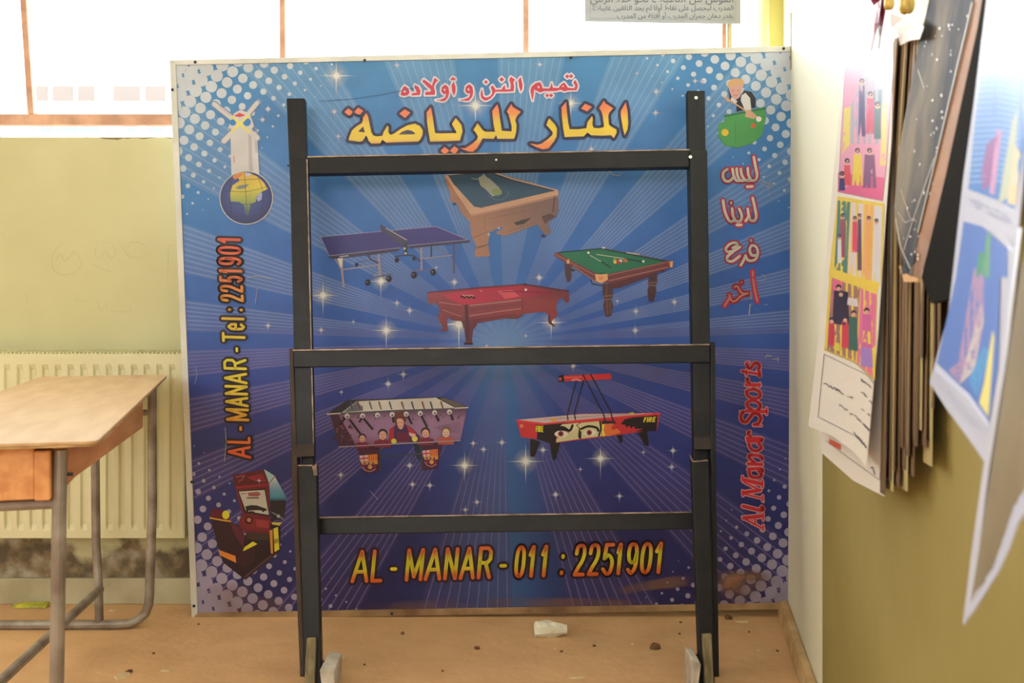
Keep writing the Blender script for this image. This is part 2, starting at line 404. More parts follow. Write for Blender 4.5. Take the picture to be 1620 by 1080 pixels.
# ---------------------------------------------------------------- window
win = empty('window_1', (0, DG, SILL), kind='structure')
fz0, fz1 = zy(197, DG-.02), zy(180, DG-.02)
MB().box((-3.6, DG-.02, fz0), (JX, DG+.02, fz1)).build('window_rail', M['win_frame'], win, bevel=.004)
MB().box((-3.6, DG-.015, SILL), (JX, DG+.02, SILL+.012)).build('window_rail', M['win_frame'], win, bevel=.003)
xs = []
for (xa, ya2, xb, wpx) in ((36, 0, 48, 10), (446, 0, 447.5, 9), (832, 0, 832, 9), (1146, 0, 1146, 7)):
    x0 = xp(xa, DG-.02); x1 = xp(xb, DG-.02); hw = wpx/F*DG/2
    zt = zy(0, DG-.02); zb = zy(180, DG-.02); ex = (x0-x1)/(zt-zb); z2 = 2.75
    xt = x1+ex*(z2-zb); xs.append(x1)
    MB().add([(x1-hw, DG-.02, zb), (x1+hw, DG-.02, zb), (x1+hw, DG+.015, zb), (x1-hw, DG+.015, zb), (xt-hw, DG-.02, z2), (xt+hw, DG-.02, z2), (xt+hw, DG+.015, z2), (xt-hw, DG+.015, z2)],
             [(0, 3, 2, 1), (4, 5, 6, 7), (0, 1, 5, 4), (1, 2, 6, 5), (2, 3, 7, 6), (3, 0, 4, 7)]).build('mullion', M['win_frame'], win, bevel=.003)
MB().box((xp(1151, DG), DG-.01, fz1), (xp(1157, DG), DG+.015, 2.75)).build('mullion', M['wall'], win, bevel=.002)
edges = [-3.6]+xs+[JX]
for a, b in zip(edges, edges[1:]):
    MB().box((a+.004, DG-.002, fz1-.004), (b-.004, DG+.002, 2.75)).build('pane', M['glass'], win)
MB().box((-3.6, DG-.002, SILL+.008), (JX, DG+.002, fz0+.004)).build('pane', M['glass'], win)

# far pale building seen through the glass
BD = 26.0
bld = empty('building', (-8, BD, 0), label='pale sunlit building with rows of windows far outside the classroom window', cat='building')
zt = zy(125, BD)
MB().box((xp(-150, BD), BD, 0), (xp(760, BD), BD+6, zt)).build('facade', M['building'], bld)
for x0, x1 in ((62, 84), (90, 122), (128, 158), (198, 218), (234, 262), (300, 330), (360, 390)):
    MB().box((xp(x0, BD), BD-.05, zy(209, BD)), (xp(x1, BD), BD+.02, zy(196, BD))).build('building_window', M['bwin'], bld)
for x0, x1 in ((52, 76), (84, 116), (124, 150), (180, 222), (230, 262)):
    MB().box((xp(x0, BD), BD-.05, zy(160, BD)), (xp(x1, BD), BD+.02, zy(136, BD))).build('shutter', M['bcurtain'], bld)
MB().box((-60, DW+.4, -.3), (60, 60, -.15)).build('outside_ground', mat('pale_ground', (190, 180, 160), .9, (170, 160, 140), 1), kind='structure')

# ---------------------------------------------------------------- radiator
rad = empty('radiator', (xp(150, 3.16), 3.21, zy(853, 3.16)), label='cream ribbed panel radiator under the window behind the school desk', cat='radiator')
RD = 3.15
rx0, rx1 = xp(-420, RD), xp(291, RD); rzt, rzb = zy(560, RD), zy(851, RD)
def rad_front():
    mb = MB(); pitch = 20.1/F*RD; k = 0; z0, z1 = zy(836, RD), zy(579, RD)
    # sheet between flutes: build columns of profile across x
    x = rx1-.012; prof = []
    pts_x = []
    while x-pitch > rx0:
        a = x-pitch*.30; b = x-pitch*.42; c = x-pitch*.74; d = x-pitch*.86
        pts_x += [(x, 0), (a, 0), (b, 1), (c, 1), (d, 0)]; x -= pitch
    pts_x.append((x, 0)); pts_x.append((rx0, 0)); pts_x.insert(0, (rx1, 0))
    rows = [(rzb, 0), (z0-.006, 0), (z0+.012, 1), (z1-.012, 1), (z1+.006, 0), (rzt, 0)]
    for (z, g) in rows:
        for (px_, d) in pts_x: mb.v.append(Vector((px_, RD+.008*g*d, z)))
    n = len(pts_x)
    for i in range(len(rows)-1):
        for j in range(n-1): mb.f.append((i*n+j, (i+1)*n+j, (i+1)*n+j+1, i*n+j+1))
    return mb
rad_front().build('ribbed_panel', M['radiator'], rad)
MB().box((rx0, RD+.002, rzb-.001), (rx1-.002, RD+.014, rzb+.003)).box((rx1-.003, RD, rzb), (rx1+.003, RD+.075, rzt+.004)).build('side_cover', M['radiator'], rad, bevel=.002)
MB().box((rx0, RD+.055, rzb), (rx1-.004, RD+.07, rzt-.01)).build('rear_panel', M['radiator'], rad)
gr = MB().box((rx0, RD+.004, rzt-.004), (rx1-.004, RD+.07, rzt+.001)).build('top_grille', M['radiator'], rad, bevel=.002)
gs = MB(); x = rx1-.02
while x > rx0:
    gs.add([(x-.008, RD+.01, rzt+.001), (x-.004, RD+.01, rzt+.001), (x+.004, RD+.06, rzt+.006), (x, RD+.06, rzt+.006), (x-.008, RD+.01, rzt+.006), (x-.004, RD+.01, rzt+.006), (x+.004, RD+.06, rzt+.012), (x, RD+.06, rzt+.012)],
           [(0, 3, 2, 1), (4, 5, 6, 7), (0, 1, 5, 4), (1, 2, 6, 5), (2, 3, 7, 6), (3, 0, 4, 7)]); x -= .0125
gs.build('grille_bars', M['radiator'], gr, kind='stuff')

# ---------------------------------------------------------------- school desk
ang = math.radians(15.1)
FR = Vector((xp(155, 1.598), 1.598, 0)); RR = Vector((xp(265, 3.09), 3.09, 0))
ax = Vector((math.cos(ang), math.sin(ang), 0)); ay = (RR-FR).normalized()
rzd = math.atan2(-ay.x, ay.y); ax = Vector((math.cos(rzd), math.sin(rzd), 0))
WD, LD = .355, (RR-FR).length
dc = (FR+RR)/2-ax*WD/2
desk = empty('school_desk', (dc.x, dc.y, 0), rzd, label='narrow school desk with worn wooden top and grey tube legs beside the radiator', cat='desk')
TH = .74
def rrect(x0, y0, x1, y1, r, n=5):
    out = []
    for cx, cy, a0 in ((x1-r, y1-r, 0), (x0+r, y1-r, 90), (x0+r, y0+r, 180), (x1-r, y0+r, 270)):
        for k in range(n+1):
            t = math.radians(a0+90*k/n); out.append((cx+r*math.cos(t), cy+r*math.sin(t)))
    return out
def slab(pts, z0, z1):
    n = len(pts); return ([(x, y, z0) for x, y in pts]+[(x, y, z1) for x, y in pts],
        [tuple(range(n-1, -1, -1)), tuple(range(n, 2*n))]+[(i, (i+1) % n, (i+1) % n+n, i+n) for i in range(n)])
v, f = slab(rrect(-WD/2, -LD/2, WD/2, LD/2, .022), TH-.006, TH); mesh('tabletop', v, f, M['wood_top'], desk, world=False, bevel=.002)
v, f = slab(rrect(-WD/2+.001, -LD/2+.001, WD/2-.001, LD/2-.001, .022), TH-.009, TH-.006); mesh('tabletop_edge', v, f, M['wood_edge'], desk, world=False)
AH = .086; za = TH-.009-AH; yr = LD/2-.075; yf = -LD/2+.05
_y0, _y1, _t = yf+.012, yr-.02, TH-.009
mesh('side_board', [(.100, _y0, .660), (.116, _y0, .660), (.116, _y1, .593), (.100, _y1, .593), (.100, _y0, _t), (.116, _y0, _t), (.116, _y1, _t), (.100, _y1, _t)],
     [(0, 3, 2, 1), (4, 5, 6, 7), (0, 1, 5, 4), (1, 2, 6, 5), (2, 3, 7, 6), (3, 0, 4, 7)], M['wood_apron'], desk, world=False, bevel=.002)
mesh('side_board', *(lambda m: (m.v, m.f))(MB().box((-.15, yf+.012, za+.008), (-.134, yr-.01, TH-.009))), M['wood_apron'], desk, world=False, bevel=.002)
mesh('front_board', *(lambda m: (m.v, m.f))(MB().box((-.17, yf-.006, za), (.078, yf+.01, TH-.009))), M['wood_apron'], desk, world=False, bevel=.002)
mesh('corner_post', *(lambda m: (m.v, m.f))(MB().box((.078, yf-.009, za-.002), (.102, yf+.03, TH-.018))), M['wood_apron'], desk, world=False, bevel=.003, label='lighter corner post of the desk apron')
mesh('shelf', *(lambda m: (m.v, m.f))(MB().box((-.135, yf+.01, za), (.107, yr-.01, za+.01))), M['wood_apron'], desk, world=False)
R_ = .0125
def T(name, pts, r=R_, m='tube_grey', **kw):
    mb = MB().tube(pts, r, 14); return mesh(name, mb.v, mb.f, M[m], desk, world=False, smooth=False, **kw)
lf = -LD/2+.075; lr = LD/2-.062
T('leg', [(.113, lf-.012, TH-.02), (.108, lf-.015, .35), (.100, lf-.017, 0)], .0112)
T('leg', [(-.15, lf, TH-.02), (-.15, lf, 0)])
# rear frame: leg bends into a floor rail that runs on to the left
inv = Matrix.LocRotScale(desk.location, desk.rotation_euler, None).inverted()
def dl(px, py, D): return inv @ P(px, py, D)
p0 = (.138, lr, TH-.02)
bend = [dl(236.5, 935, 3.02), dl(235.5, 955, 3.02), dl(230, 970, 3.02), dl(219, 980, 3.01), dl(205, 986, 3.005), dl(180, 987.5, 3.0), dl(0, 988, 3.0), dl(-250, 990, 3.0)]
T('leg', [p0, dl(241, 800, 3.02)]+bend, .0135)
top = dl(150, 720, 3.03); top.z = za-.002
T('leg', [top, dl(152, 860, 3.02), dl(156, 930, 3.01), dl(157, 985, 3.0)], .0125)
T('brace', [dl(158, 932, 3.0), dl(0, 1078, 2.3), dl(-210, 1270, 1.78)], .0125)
T('front_rail', [(-.17, yf+.02, za-.012), (.112, yf+.02, za-.012)], .009)
T('rear_rail', [(-.15, lr, za-.012), (.13, lr, za-.012)], .009)
for yy, zz in ((lf-.012, TH-.06), (lr+.0, TH-.05)):
    mb = MB(); cyl(mb, (.12, yy, zz), (1, 0, 0), .003, .012, 8); mesh('bolt', mb.v, mb.f, M['screw'], desk, world=False)

# ---------------------------------------------------------------- sign board
BP = Plane((268, 95, 3.03), (1276, 72, 3.03), (303, 980, 3.12))
nb = BP.n
bc = P(790, 972, 3.115)
sign = empty('sign_board', (bc.x, bc.y, 0.005), label='large blue advertising board with game tables and yellow lettering in a thin aluminium frame', cat='sign')
TL, TR, BR, BL = (268, 95), (1276, 72), (1281, 963), (303, 980)
IT = [(277.5, 103), (1266.5, 81.5), (1271.5, 953), (312.5, 969.5)]
prism('backing_panel', BP, [(270, 97), (1274, 74), (1279, 961), (305, 978)], -.003, .012, M['alu'], sign)
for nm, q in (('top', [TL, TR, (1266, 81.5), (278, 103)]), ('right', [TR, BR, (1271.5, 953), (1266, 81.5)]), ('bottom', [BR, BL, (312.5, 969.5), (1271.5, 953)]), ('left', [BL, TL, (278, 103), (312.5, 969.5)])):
    prism('frame_strip', BP, q, .004, .024, M['floor_tint_alu' if nm == 'bottom' else 'alu'], sign, bevel=.0012, **({'label': 'bottom strip of the frame, coloured brown for the floor it reflects'} if nm == 'bottom' else {}))
for (x, y) in ((309, 98.5), (577, 95.5), (903, 91.5), (1239.5, 77), (1269.5, 113), (1271.5, 346), (1274, 560), (1276, 744), (1278.5, 941), (273, 142), (303.5, 762), (307, 958), (620, 970)):
    c = BP.pt(x, y, .0035); mb = MB(); cyl(mb, c, nb, .0042, .003, 10); mb.build('screw', M['screw'], sign)

# half planes of the printed area (px)
def halfs(q):
    cx = sum(p[0] for p in q)/4; cy = sum(p[1] for p in q)/4; out = []
    for i in range(4):
        (x0, y0), (x1, y1) = q[i], q[(i+1) % 4]; a, b = y1-y0, -(x1-x0); c = -(a*x0+b*y0)
        if a*cx+b*cy+c < 0: a, b, c = -a, -b, -c
        out.append((a, b, c))
    return out
WIN = halfs(IT)
OX, OY = 796.0, 540.0
DARKS = [(90, (66, 128, 186)), (250, (60, 116, 188)), (400, (54, 100, 180)), (540, (50, 84, 166)), (640, (42, 58, 136)), (750, (36, 46, 116)), (850, (32, 37, 98)), (980, (32, 31, 80))]
LT = [(90, (120, 160, 200)), (400, (118, 132, 186)), (560, (98, 102, 162)), (700, (84, 76, 136)), (980, (62, 54, 100))]
def bg(x, y, a):
    c = stops(y, DARKS)
    e = math.exp(-((x-OX)/(46+max(0, y-540)*.12))**2)*(1 if y > OY else .5)*.62
    c = lerp3(c, (56, 118, 178), e)
    if x < 420: c = lerp3(c, (62, 140, 190), .45*min(1, (420-x)/140)*max(0, min(1, (520-y)/300)))
    if x > 1120: c = lerp3(c, (56, 128, 184), .4*min(1, (x-1120)/140)*max(0, min(1, (420-y)/300)))
    c = lerp3(c, stops(y, LT), a)
    g = math.exp(-(((x-OX)/70)**2+((y-OY)/46)**2)); c = lerp3(c, (124, 156, 206), g*.65)
    return c
CT = [-5.5, 16.7, 36.6, 53, 65, 74, 82, 90, 97.5, 107, 120, 144, 171.5, 204, 225, 240.6, 251.6, 262, 270, 279.3, 293, 312, 332.5]
RAD = [0, 14, 30, 50, 75, 105, 140, 180, 225, 275, 330, 390, 455, 525, 600, 690, 800]
def pol(t, r): return (OX+r*math.sin(math.radians(t)), OY-r*math.cos(math.radians(t)))
bgA = Art(BP, base=.0, window=WIN)
lines = Art(BP, base=.0003, window=WIN)
nC = len(CT)
for i in range(nC):
    c = CT[i]; nx = CT[(i+1) % nC]+(360 if i == nC-1 else 0); pv = CT[i-1]-(360 if i == 0 else 0)
    hw0 = (c-pv)*.2; hw1 = (nx-c)*.2; nx_h = (nx-c)*.2
    for (t0, t1, al) in ((c-hw0, c+hw1, 0.0), (c+hw1, nx-nx_h, .42)):
        k = max(1, int((t1-t0)/5)+1)
        for j in range(k):
            a0 = t0+(t1-t0)*j/k; a1 = t0+(t1-t0)*(j+1)/k
            for r0, r1 in zip(RAD, RAD[1:]):
                q = [pol(a0, r0), pol(a0, r1), pol(a1, r1), pol(a1, r0)] if r0 else [pol(a0, 0), pol(a0, r1), pol(a1, r1)]
                bgA.conv(q, lambda x, y, al=al: bg(x, y, al*(1 if math.hypot(x-OX, y-OY) > 20 else .5)))
    t0, t1 = c+hw1, nx-nx_h; nl = 9 if (t1-t0) > 8 else 7
    for j in range(nl):
        t = t0+(t1-t0)*(j+.5)/nl
        for r0, r1 in zip(RAD[5:], RAD[6:]):
            def wd(r): return .5+r*.0011
            def ac(x, y):
                r = math.hypot(x-OX, y-OY); return lerp3(bg(x, y, .42), (160, 175, 212) if y < 520 else (125, 110, 164), min(.4, max(0, (r-130)/260)) * (.85 if y < 540 else 1.5))
            ux, uy = math.cos(math.radians(t)), math.sin(math.radians(t))
            p, q = pol(t, r0), pol(t, r1); a, b = wd(r0), wd(r1)
            lines.conv([(p[0]-ux*a, p[1]-uy*a), (q[0]-ux*b, q[1]-uy*b), (q[0]+ux*b, q[1]+uy*b), (p[0]+ux*a, p[1]+uy*a)], ac)
face = bgA.build('printed_panel', sign, label='blue printed face with sunburst rays')
lines.build('sunburst_lines', face, kind='stuff')
# halftone dots in the corners
dots = Art(BP, base=.0005, step=4e-7, window=WIN)
V1 = (8.7, -17.0); V2 = (16.2, 10.5)
for (axx, ayy, cx, cy, sx, sy) in ((334.4, 136.9, 277, 102, 1, 1), (1204.4, 118.9, 1266, 84, -1, 1), (399.6, 946.3, 314, 975, 1, -1), (1255, 869, 1272, 960, -1, -1)):
    for i in range(-24, 25):
        for j in range(-24, 25):
            x = axx+i*V1[0]+j*V2[0]; y = ayy+i*V1[1]+j*V2[1]
            s = (x-cx)*sx+(y-cy)*sy
            if (x-cx)*sx < -8 or (y-cy)*sy < -8: continue
            r = 9.2-.047*(s-94)
            if r < .7 or s > 330: continue
            r = min(r, 11.5)
            cc = stops(y, [(100, (188, 196, 212)), (300, (170, 186, 208)), (700, (150, 146, 180)), (960, (150, 142, 168))])
            dots.disc(x, y, r, cc, n=18)
dots.build('halftone_dots', face, kind='stuff', label='pale halftone dots in the four corners')
# stars
stars = Art(BP, base=.0009, step=3e-6, window=WIN)
def star(x, y, r, spike=1.0, cc=(228, 230, 240)):
    stars.up(); n = 20; z = stars.z
    if r > 5:
        for (R, a0) in ((r*1.9, .34), (r*.9, 1.0)):
            stars.up()
            for k in range(n):
                t0, t1 = 2*math.pi*k/n, 2*math.pi*(k+1)/n
                i0 = len(stars.v)
                tri = [(x, y), (x+R*math.cos(t0), y+R*math.sin(t0)), (x+R*math.cos(t1), y+R*math.sin(t1))]
                for p in tri: stars.v.append(BP.pt(p[0], p[1], stars.z))
                stars.f.append((i0, i0+1, i0+2)); stars.c += [colr(cc)[:3]+(a0,), colr(cc)[:3]+(0,), colr(cc)[:3]+(0,)]
    else:
        i0 = len(stars.v); stars.up()
        pts = [(x, y)]+[(x+r*1.25*math.cos(2*math.pi*k/12), y+r*1.25*math.sin(2*math.pi*k/12)) for k in range(12)]
        for p in pts: stars.v.append(BP.pt(p[0], p[1], stars.z))
        for k in range(12): stars.f.append((i0, i0+1+k, i0+1+(k+1) % 12))
        stars.c += [colr(cc)[:3]+(.95,)]+[colr(cc)[:3]+(0,)]*12
    L = r*4.6*spike; h = max(.6, r*.1)
    for dx, dy, LL in ((0, 1, L), (0, -1, L*.8), (1, 0, L*.85), (-1, 0, L*.85)):
        i0 = len(stars.v); stars.up()
        for p in ((x-dy*h, y-dx*h), (x+dy*h, y+dx*h), (x+dx*LL, y+dy*LL)): stars.v.append(BP.pt(p[0], p[1], stars.z))
        stars.f.append((i0, i0+1, i0+2)); stars.c += [colr(cc)[:3]+(.7,)]*2+[colr(cc)[:3]+(0,)]
for s in ((532, 119.7, 11), (752, 167, 12), (903, 163, 9), (511, 467, 10), (602.5, 444.7, 9), (611, 522.5, 10), (726, 513, 13), (872, 510, 9), (831.6, 729.6, 11), (950, 725, 8.5), (735, 736, 8.5)): star(*s)
for s in ((719, 446, 4.5), (628, 479, 3.5), (648, 491, 4), (508, 522, 3.5), (853, 439, 4.5), (832, 458, 3), (1006, 492, 4), (1067, 477.6, 4), (1005, 522.5, 4.5), (976.7, 476, 2.2), (638, 592, 4), (614, 607, 4.5), (794, 699.6, 3.8), (765, 710.6, 3.5), (748.6, 701, 3), (648, 736, 4), (652.6, 766, 3.5), (680, 767.5, 3.8), (754.6, 794, 3.2), (736, 806, 3), (539, 751, 3.8), (879, 782, 4), (980, 784.5, 3.5), (1064.7, 712.6, 3.8), (1062.8, 738.3, 3.5), (906.7, 579, 4), (859, 711.4, 4), (1038, 145, 4.5), (1037, 178.6, 4.2), (1099.4, 128, 3.5), (1111, 129, 3), (935.5, 235.5, 4), (529, 176.7, 4), (535, 215.5, 3.5), (424, 172.5, 3.5), (415.5, 189, 2.8), (424, 515, 3.5), (628, 103, 3.4), (854, 102, 3.4), (1008, 116, 2), (559, 509, 2), (773, 371, 2), (690, 423, 2), (770, 547, 2), (832, 531, 2), (1130, 560, 2), (410, 760, 2), (1018, 715, 2), (918, 742, 2), (540, 620, 2)): star(*s, cc=(206, 206, 226))
stars.build('printed_stars', face, m='glow', kind='stuff', label='white sparkle stars')

# ---------------- stroke lettering
G = {
 'A': [[(0, 0), (.5, 1), (1, 0)], [(.2, .32), (.8, .32)]],
 'L': [[(0, 1), (0, 0), (1, 0)]],
 'M': [[(0, 0), (0, 1), (.5, .1), (1, 1), (1, 0)]],
 'N': [[(0, 0), (0, 1), (1, 0), (1, 1)]],
 'R': [[(0, 0), (0, 1), (.7, 1), (.96, .88), (.96, .62), (.7, .5), (0, .5)], [(.55, .5), (1, 0)]],
 '-': [[(0, .38), (1, .38)]],
 ':': [[(.5, .06), (.5, .1)], [(.5, .62), (.5, .66)]],
 'T': [[(0, 1), (1, 1)], [(.5, 1), (.5, 0)]],
 'e': [[(.04, .38), (.98, .38), (.92, .6), (.5, .72), (.1, .6), (0, .35), (.12, .08), (.5, 0), (.95, .12)]],
 'l': [[(.5, 0), (.5, 1)]],
 'F': [[(0, 0), (0, 1), (1, 1)], [(0, .52), (.8, .52)]],
 'I': [[(.5, 0), (.5, 1)]],
 'E': [[(1, 0), (0, 0), (0, 1), (1, 1)], [(0, .52), (.85, .52)]],
}
D_ = {'0': [(.5, 0), (.12, .12), (0, .5), (.12, .88), (.5, 1), (.88, .88), (1, .5), (.88, .12)],
      '2': [(.03, .72), (.15, .95), (.5, 1), (.85, .95), (.97, .72), (.8, .48), (.35, .22), (.03, 0)],
      '5': [(.9, 1), (.2, 1)], '9': [(.96, .68), (.8, .42), (.5, .36), (.15, .45), (.03, .7), (.15, .94), (.5, 1), (.85, .92), (.98, .6), (.9, .2), (.5, 0), (.1, .12)]}
G['0'] = [smooth_line(D_['0'], 3, True)+[D_['0'][0]]]
G['2'] = [smooth_line(D_['2'], 3)+[(1, 0)]]
G['5'] = [[(.92, 1), (.2, 1), (.08, .52)]+smooth_line([(.08, .52), (.5, .64), (.9, .5), (.98, .3), (.8, .05), (.45, 0), (.02, .16)], 3)]
G['9'] = [smooth_line(D_['9'], 3)]
G['1'] = [[(.0, .72), (.55, 1), (.55, 0)]]
def text_on(art, items, frame, w, fill, ow, oc, shear=0.0):
    """items: (char, a0, a1) along the baseline; frame(a, h) -> px; h 0..1"""
    paths = []
    for ch, a0, a1 in items:
        pad = w/2
        for pl in G[ch]:
            q = []
            for (gx, gy) in pl:
                a = a0+pad+(a1-a0-2*pad)*gx if ch not in ':lI' else (a0+a1)/2
                q.append(frame(a, gy))
            paths.append(q)
    if ow:
        for q in paths: art.stroke(q, w+2*ow, oc, up=False)
        art.up(); art.up()
    for q in paths: art.stroke(q, w, fill, seg=3.0, up=False)
# bottom lettering
SX = 1/2.531
it = [('A', 143, 214), ('L', 222, 270), ('-', 297, 326), ('M', 360, 430), ('A', 436, 506), ('N', 514, 568), ('A', 576, 640), ('R', 648, 705), ('-', 735, 765), ('0', 795, 838), ('1', 848, 882), ('1', 898, 932), (':', 978, 996), ('2', 1032, 1080), ('2', 1088, 1136), ('5', 1144, 1194), ('1', 1200, 1228), ('9', 1242, 1290), ('0', 1298, 1346), ('1', 1354, 1394)]
it = [(c, 500+a*SX, 500+b*SX) for c, a, b in it]
def fr_b(a, h):
    yb = 922.5-(a-557)*(15/492.0)-3; H = 47-(a-557)*(1.5/492)
    return (a+h*4.5-2, yb-h*H)
def gold(x, y):
    yb = 922.5-(x-557)*(15/492.0); t = (yb-y)/52
    return stops(t, [(0.05, (222, 98, 44)), (.22, (218, 140, 50)), (.38, (216, 202, 54)), (.66, (216, 204, 56)), (.82, (218, 140, 60)), (1, (218, 96, 64))])
let = Art(BP, base=.0026, step=1.5e-5)
text_on(let, it, fr_b, 5.6, gold, 3.9, (40, 22, 40))
let.build('lettering', sign, label='orange and yellow telephone lettering along the bottom')
# vertical lettering on the left (reads upwards)
SV = 1/2.571
iv = [('A', 992, 938), ('L', 932, 900), ('-', 880, 858), ('M', 840, 786), ('A', 783, 738), ('N', 735, 692), ('A', 690, 640), ('R', 632, 584), ('-', 560, 537), ('T', 520, 476), ('e', 472, 438), ('l', 434, 412), (':', 398, 374), ('2', 356, 322), ('2', 318, 284), ('5', 278, 246), ('1', 240, 218), ('9', 208, 170), ('0', 164, 126), ('1', 118, 86)]
iv = [(c, 340+a*SV, 340+b*SV) for c, a, b in iv]
def fr_v(a, h):
    xb = 398-(725-a)*(17.0/352); H = 33
    return (xb-h*H-2.5, a-h*1.0)
def fill_v(x, y): return stops(y, [(375, (196, 84, 72)), (440, (206, 112, 70)), (500, (206, 168, 66)), (560, (204, 196, 60)), (640, (206, 180, 60)), (690, (214, 116, 60)), (725, (208, 84, 60))])
def text_v(art, items):
    paths = []
    for ch, a0, a1 in items:
        s = -1
        for pl in G[ch]:
            q = []
            for gx, gy in pl:
                a = (a0-2.6+(a1-a0+5.2)*gx) if ch not in ':lI' else (a0+a1)/2
                q.append(fr_v(a, gy))
            paths.append(q)
    for q in paths: art.stroke(q, 11.2, (34, 24, 36), up=False)
    art.up(); art.up()
    for q in paths: art.stroke(q, 4.2, fill_v, seg=4, up=False)
lv = Art(BP, base=.0026, step=1.5e-5)
text_v(lv, iv); lv.build('lettering', sign, label='vertical yellow and orange lettering on the left edge')

# Arabic title, traced outlines
def TA(p): return Z(540, 150, 10.125, p)
def TB(p): return Z(670, 150, 9.0, p)
def TC(p): return Z(830, 150, 9.0, p)
title = [
 TA([(400, 290), (430, 350), (455, 480), (480, 600), (510, 648), (560, 665), (655, 658), (680, 590), (740, 490), (757, 512), (752, 600), (790, 640), (840, 622), (960, 540), (1060, 488), (1180, 460), (1260, 500), (1305, 570), (1300, 640), (1262, 720), (1230, 747), (960, 755), (720, 765), (682, 738), (655, 715), (640, 750), (622, 776), (480, 780), (440, 740), (412, 670), (388, 655), (372, 690), (342, 738), (290, 750), (115, 725), (130, 670), (170, 570), (230, 515), (330, 450), (346, 400), (342, 372)]),
 TB([(105, 175), (125, 280), (150, 450), (165, 545), (250, 548), (462, 545), (470, 530), (412, 430), (406, 410), (460, 330), (540, 430), (555, 520), (532, 600), (520, 650), (300, 660), (95, 665), (70, 520), (50, 380), (45, 250)]),
 TB([(770, 405), (840, 500), (880, 525), (1020, 525), (1000, 430), (985, 300), (980, 225), (1050, 135), (1070, 200), (1085, 320), (1115, 512), (1255, 520), (1255, 440), (1230, 340), (1210, 270), (1185, 240), (1250, 130), (1275, 175), (1385, 240), (1330, 300), (1305, 360), (1325, 430), (1320, 520), (1300, 600), (1290, 625), (1050, 625), (1035, 572), (1000, 625), (840, 620), (810, 680), (760, 760), (700, 810), (640, 805), (560, 775), (520, 755), (600, 755), (690, 700), (760, 640), (775, 590), (740, 530), (710, 500)]),
 TC([(350, 335), (430, 420), (460, 480), (455, 590), (420, 660), (340, 760), (260, 775), (170, 745), (75, 695), (110, 695), (170, 710), (240, 695), (340, 625), (395, 570), (400, 530), (350, 470), (310, 430), (330, 370)]),
 TC([(590, 100), (600, 220), (620, 400), (640, 490), (760, 490), (880, 475), (895, 390), (960, 300), (970, 330), (965, 430), (985, 470), (1060, 475), (1125, 460), (1130, 430), (1110, 290), (1090, 230), (1060, 190), (1130, 85), (1150, 120), (1260, 190), (1200, 260), (1190, 310), (1200, 420), (1230, 450), (1310, 495), (1310, 540), (1270, 615), (1230, 575), (1100, 580), (950, 575), (915, 552), (895, 535), (870, 562), (840, 590), (570, 600), (550, 480), (530, 300), (525, 180)]),
 TC([(1440, 105), (1465, 230), (1475, 400), (1465, 490), (1425, 575), (1400, 480), (1370, 300), (1368, 235)]),
]
tdots = [TA([(50, 275), (110, 215), (185, 270), (145, 325), (115, 328)]), TA([(205, 275), (270, 205), (350, 255), (300, 315), (260, 310)]), TA([(930, 300), (1015, 230), (1105, 285), (1020, 370)]),
         TB([(245, 795), (300, 740), (370, 795), (320, 835), (280, 830)]), TB([(375, 795), (440, 730), (500, 775), (455, 835), (420, 830)]), TC([(805, 195), (860, 125), (960, 170), (890, 235)])]
tt = Art(BP, base=.0026, step=1.5e-5)
for q in title+tdots: tt.stroke(q, 8.8, (44, 42, 78), closed=True, up=False)
for q in title: tt.poly(q, (44, 42, 78), up=False)
tt.up(); tt.up()
def tgold(x, y):
    y2 = y+(x-775)*.018
    return stops(y2, [(164, (222, 112, 84)), (180, (220, 140, 80)), (192, (216, 186, 74)), (205, (222, 194, 62)), (218, (220, 190, 80)), (226, (220, 146, 84)), (240, (226, 118, 84))])
for q in title: tt.poly(q, tgold, band=3, up=False)
for q in tdots: tt.poly(q, lambda x, y: (222, 124, 88), up=False)
tt.up()
tt.poly(TA([(350, 505), (270, 585), (300, 595), (378, 600)]), (62, 52, 78)); tt.poly(TA([(915, 635), (980, 585), (1060, 560), (1130, 575), (1185, 615), (1170, 632)]), (70, 62, 92))
tt.build('lettering', sign, label='large golden arabic title with dark outline')
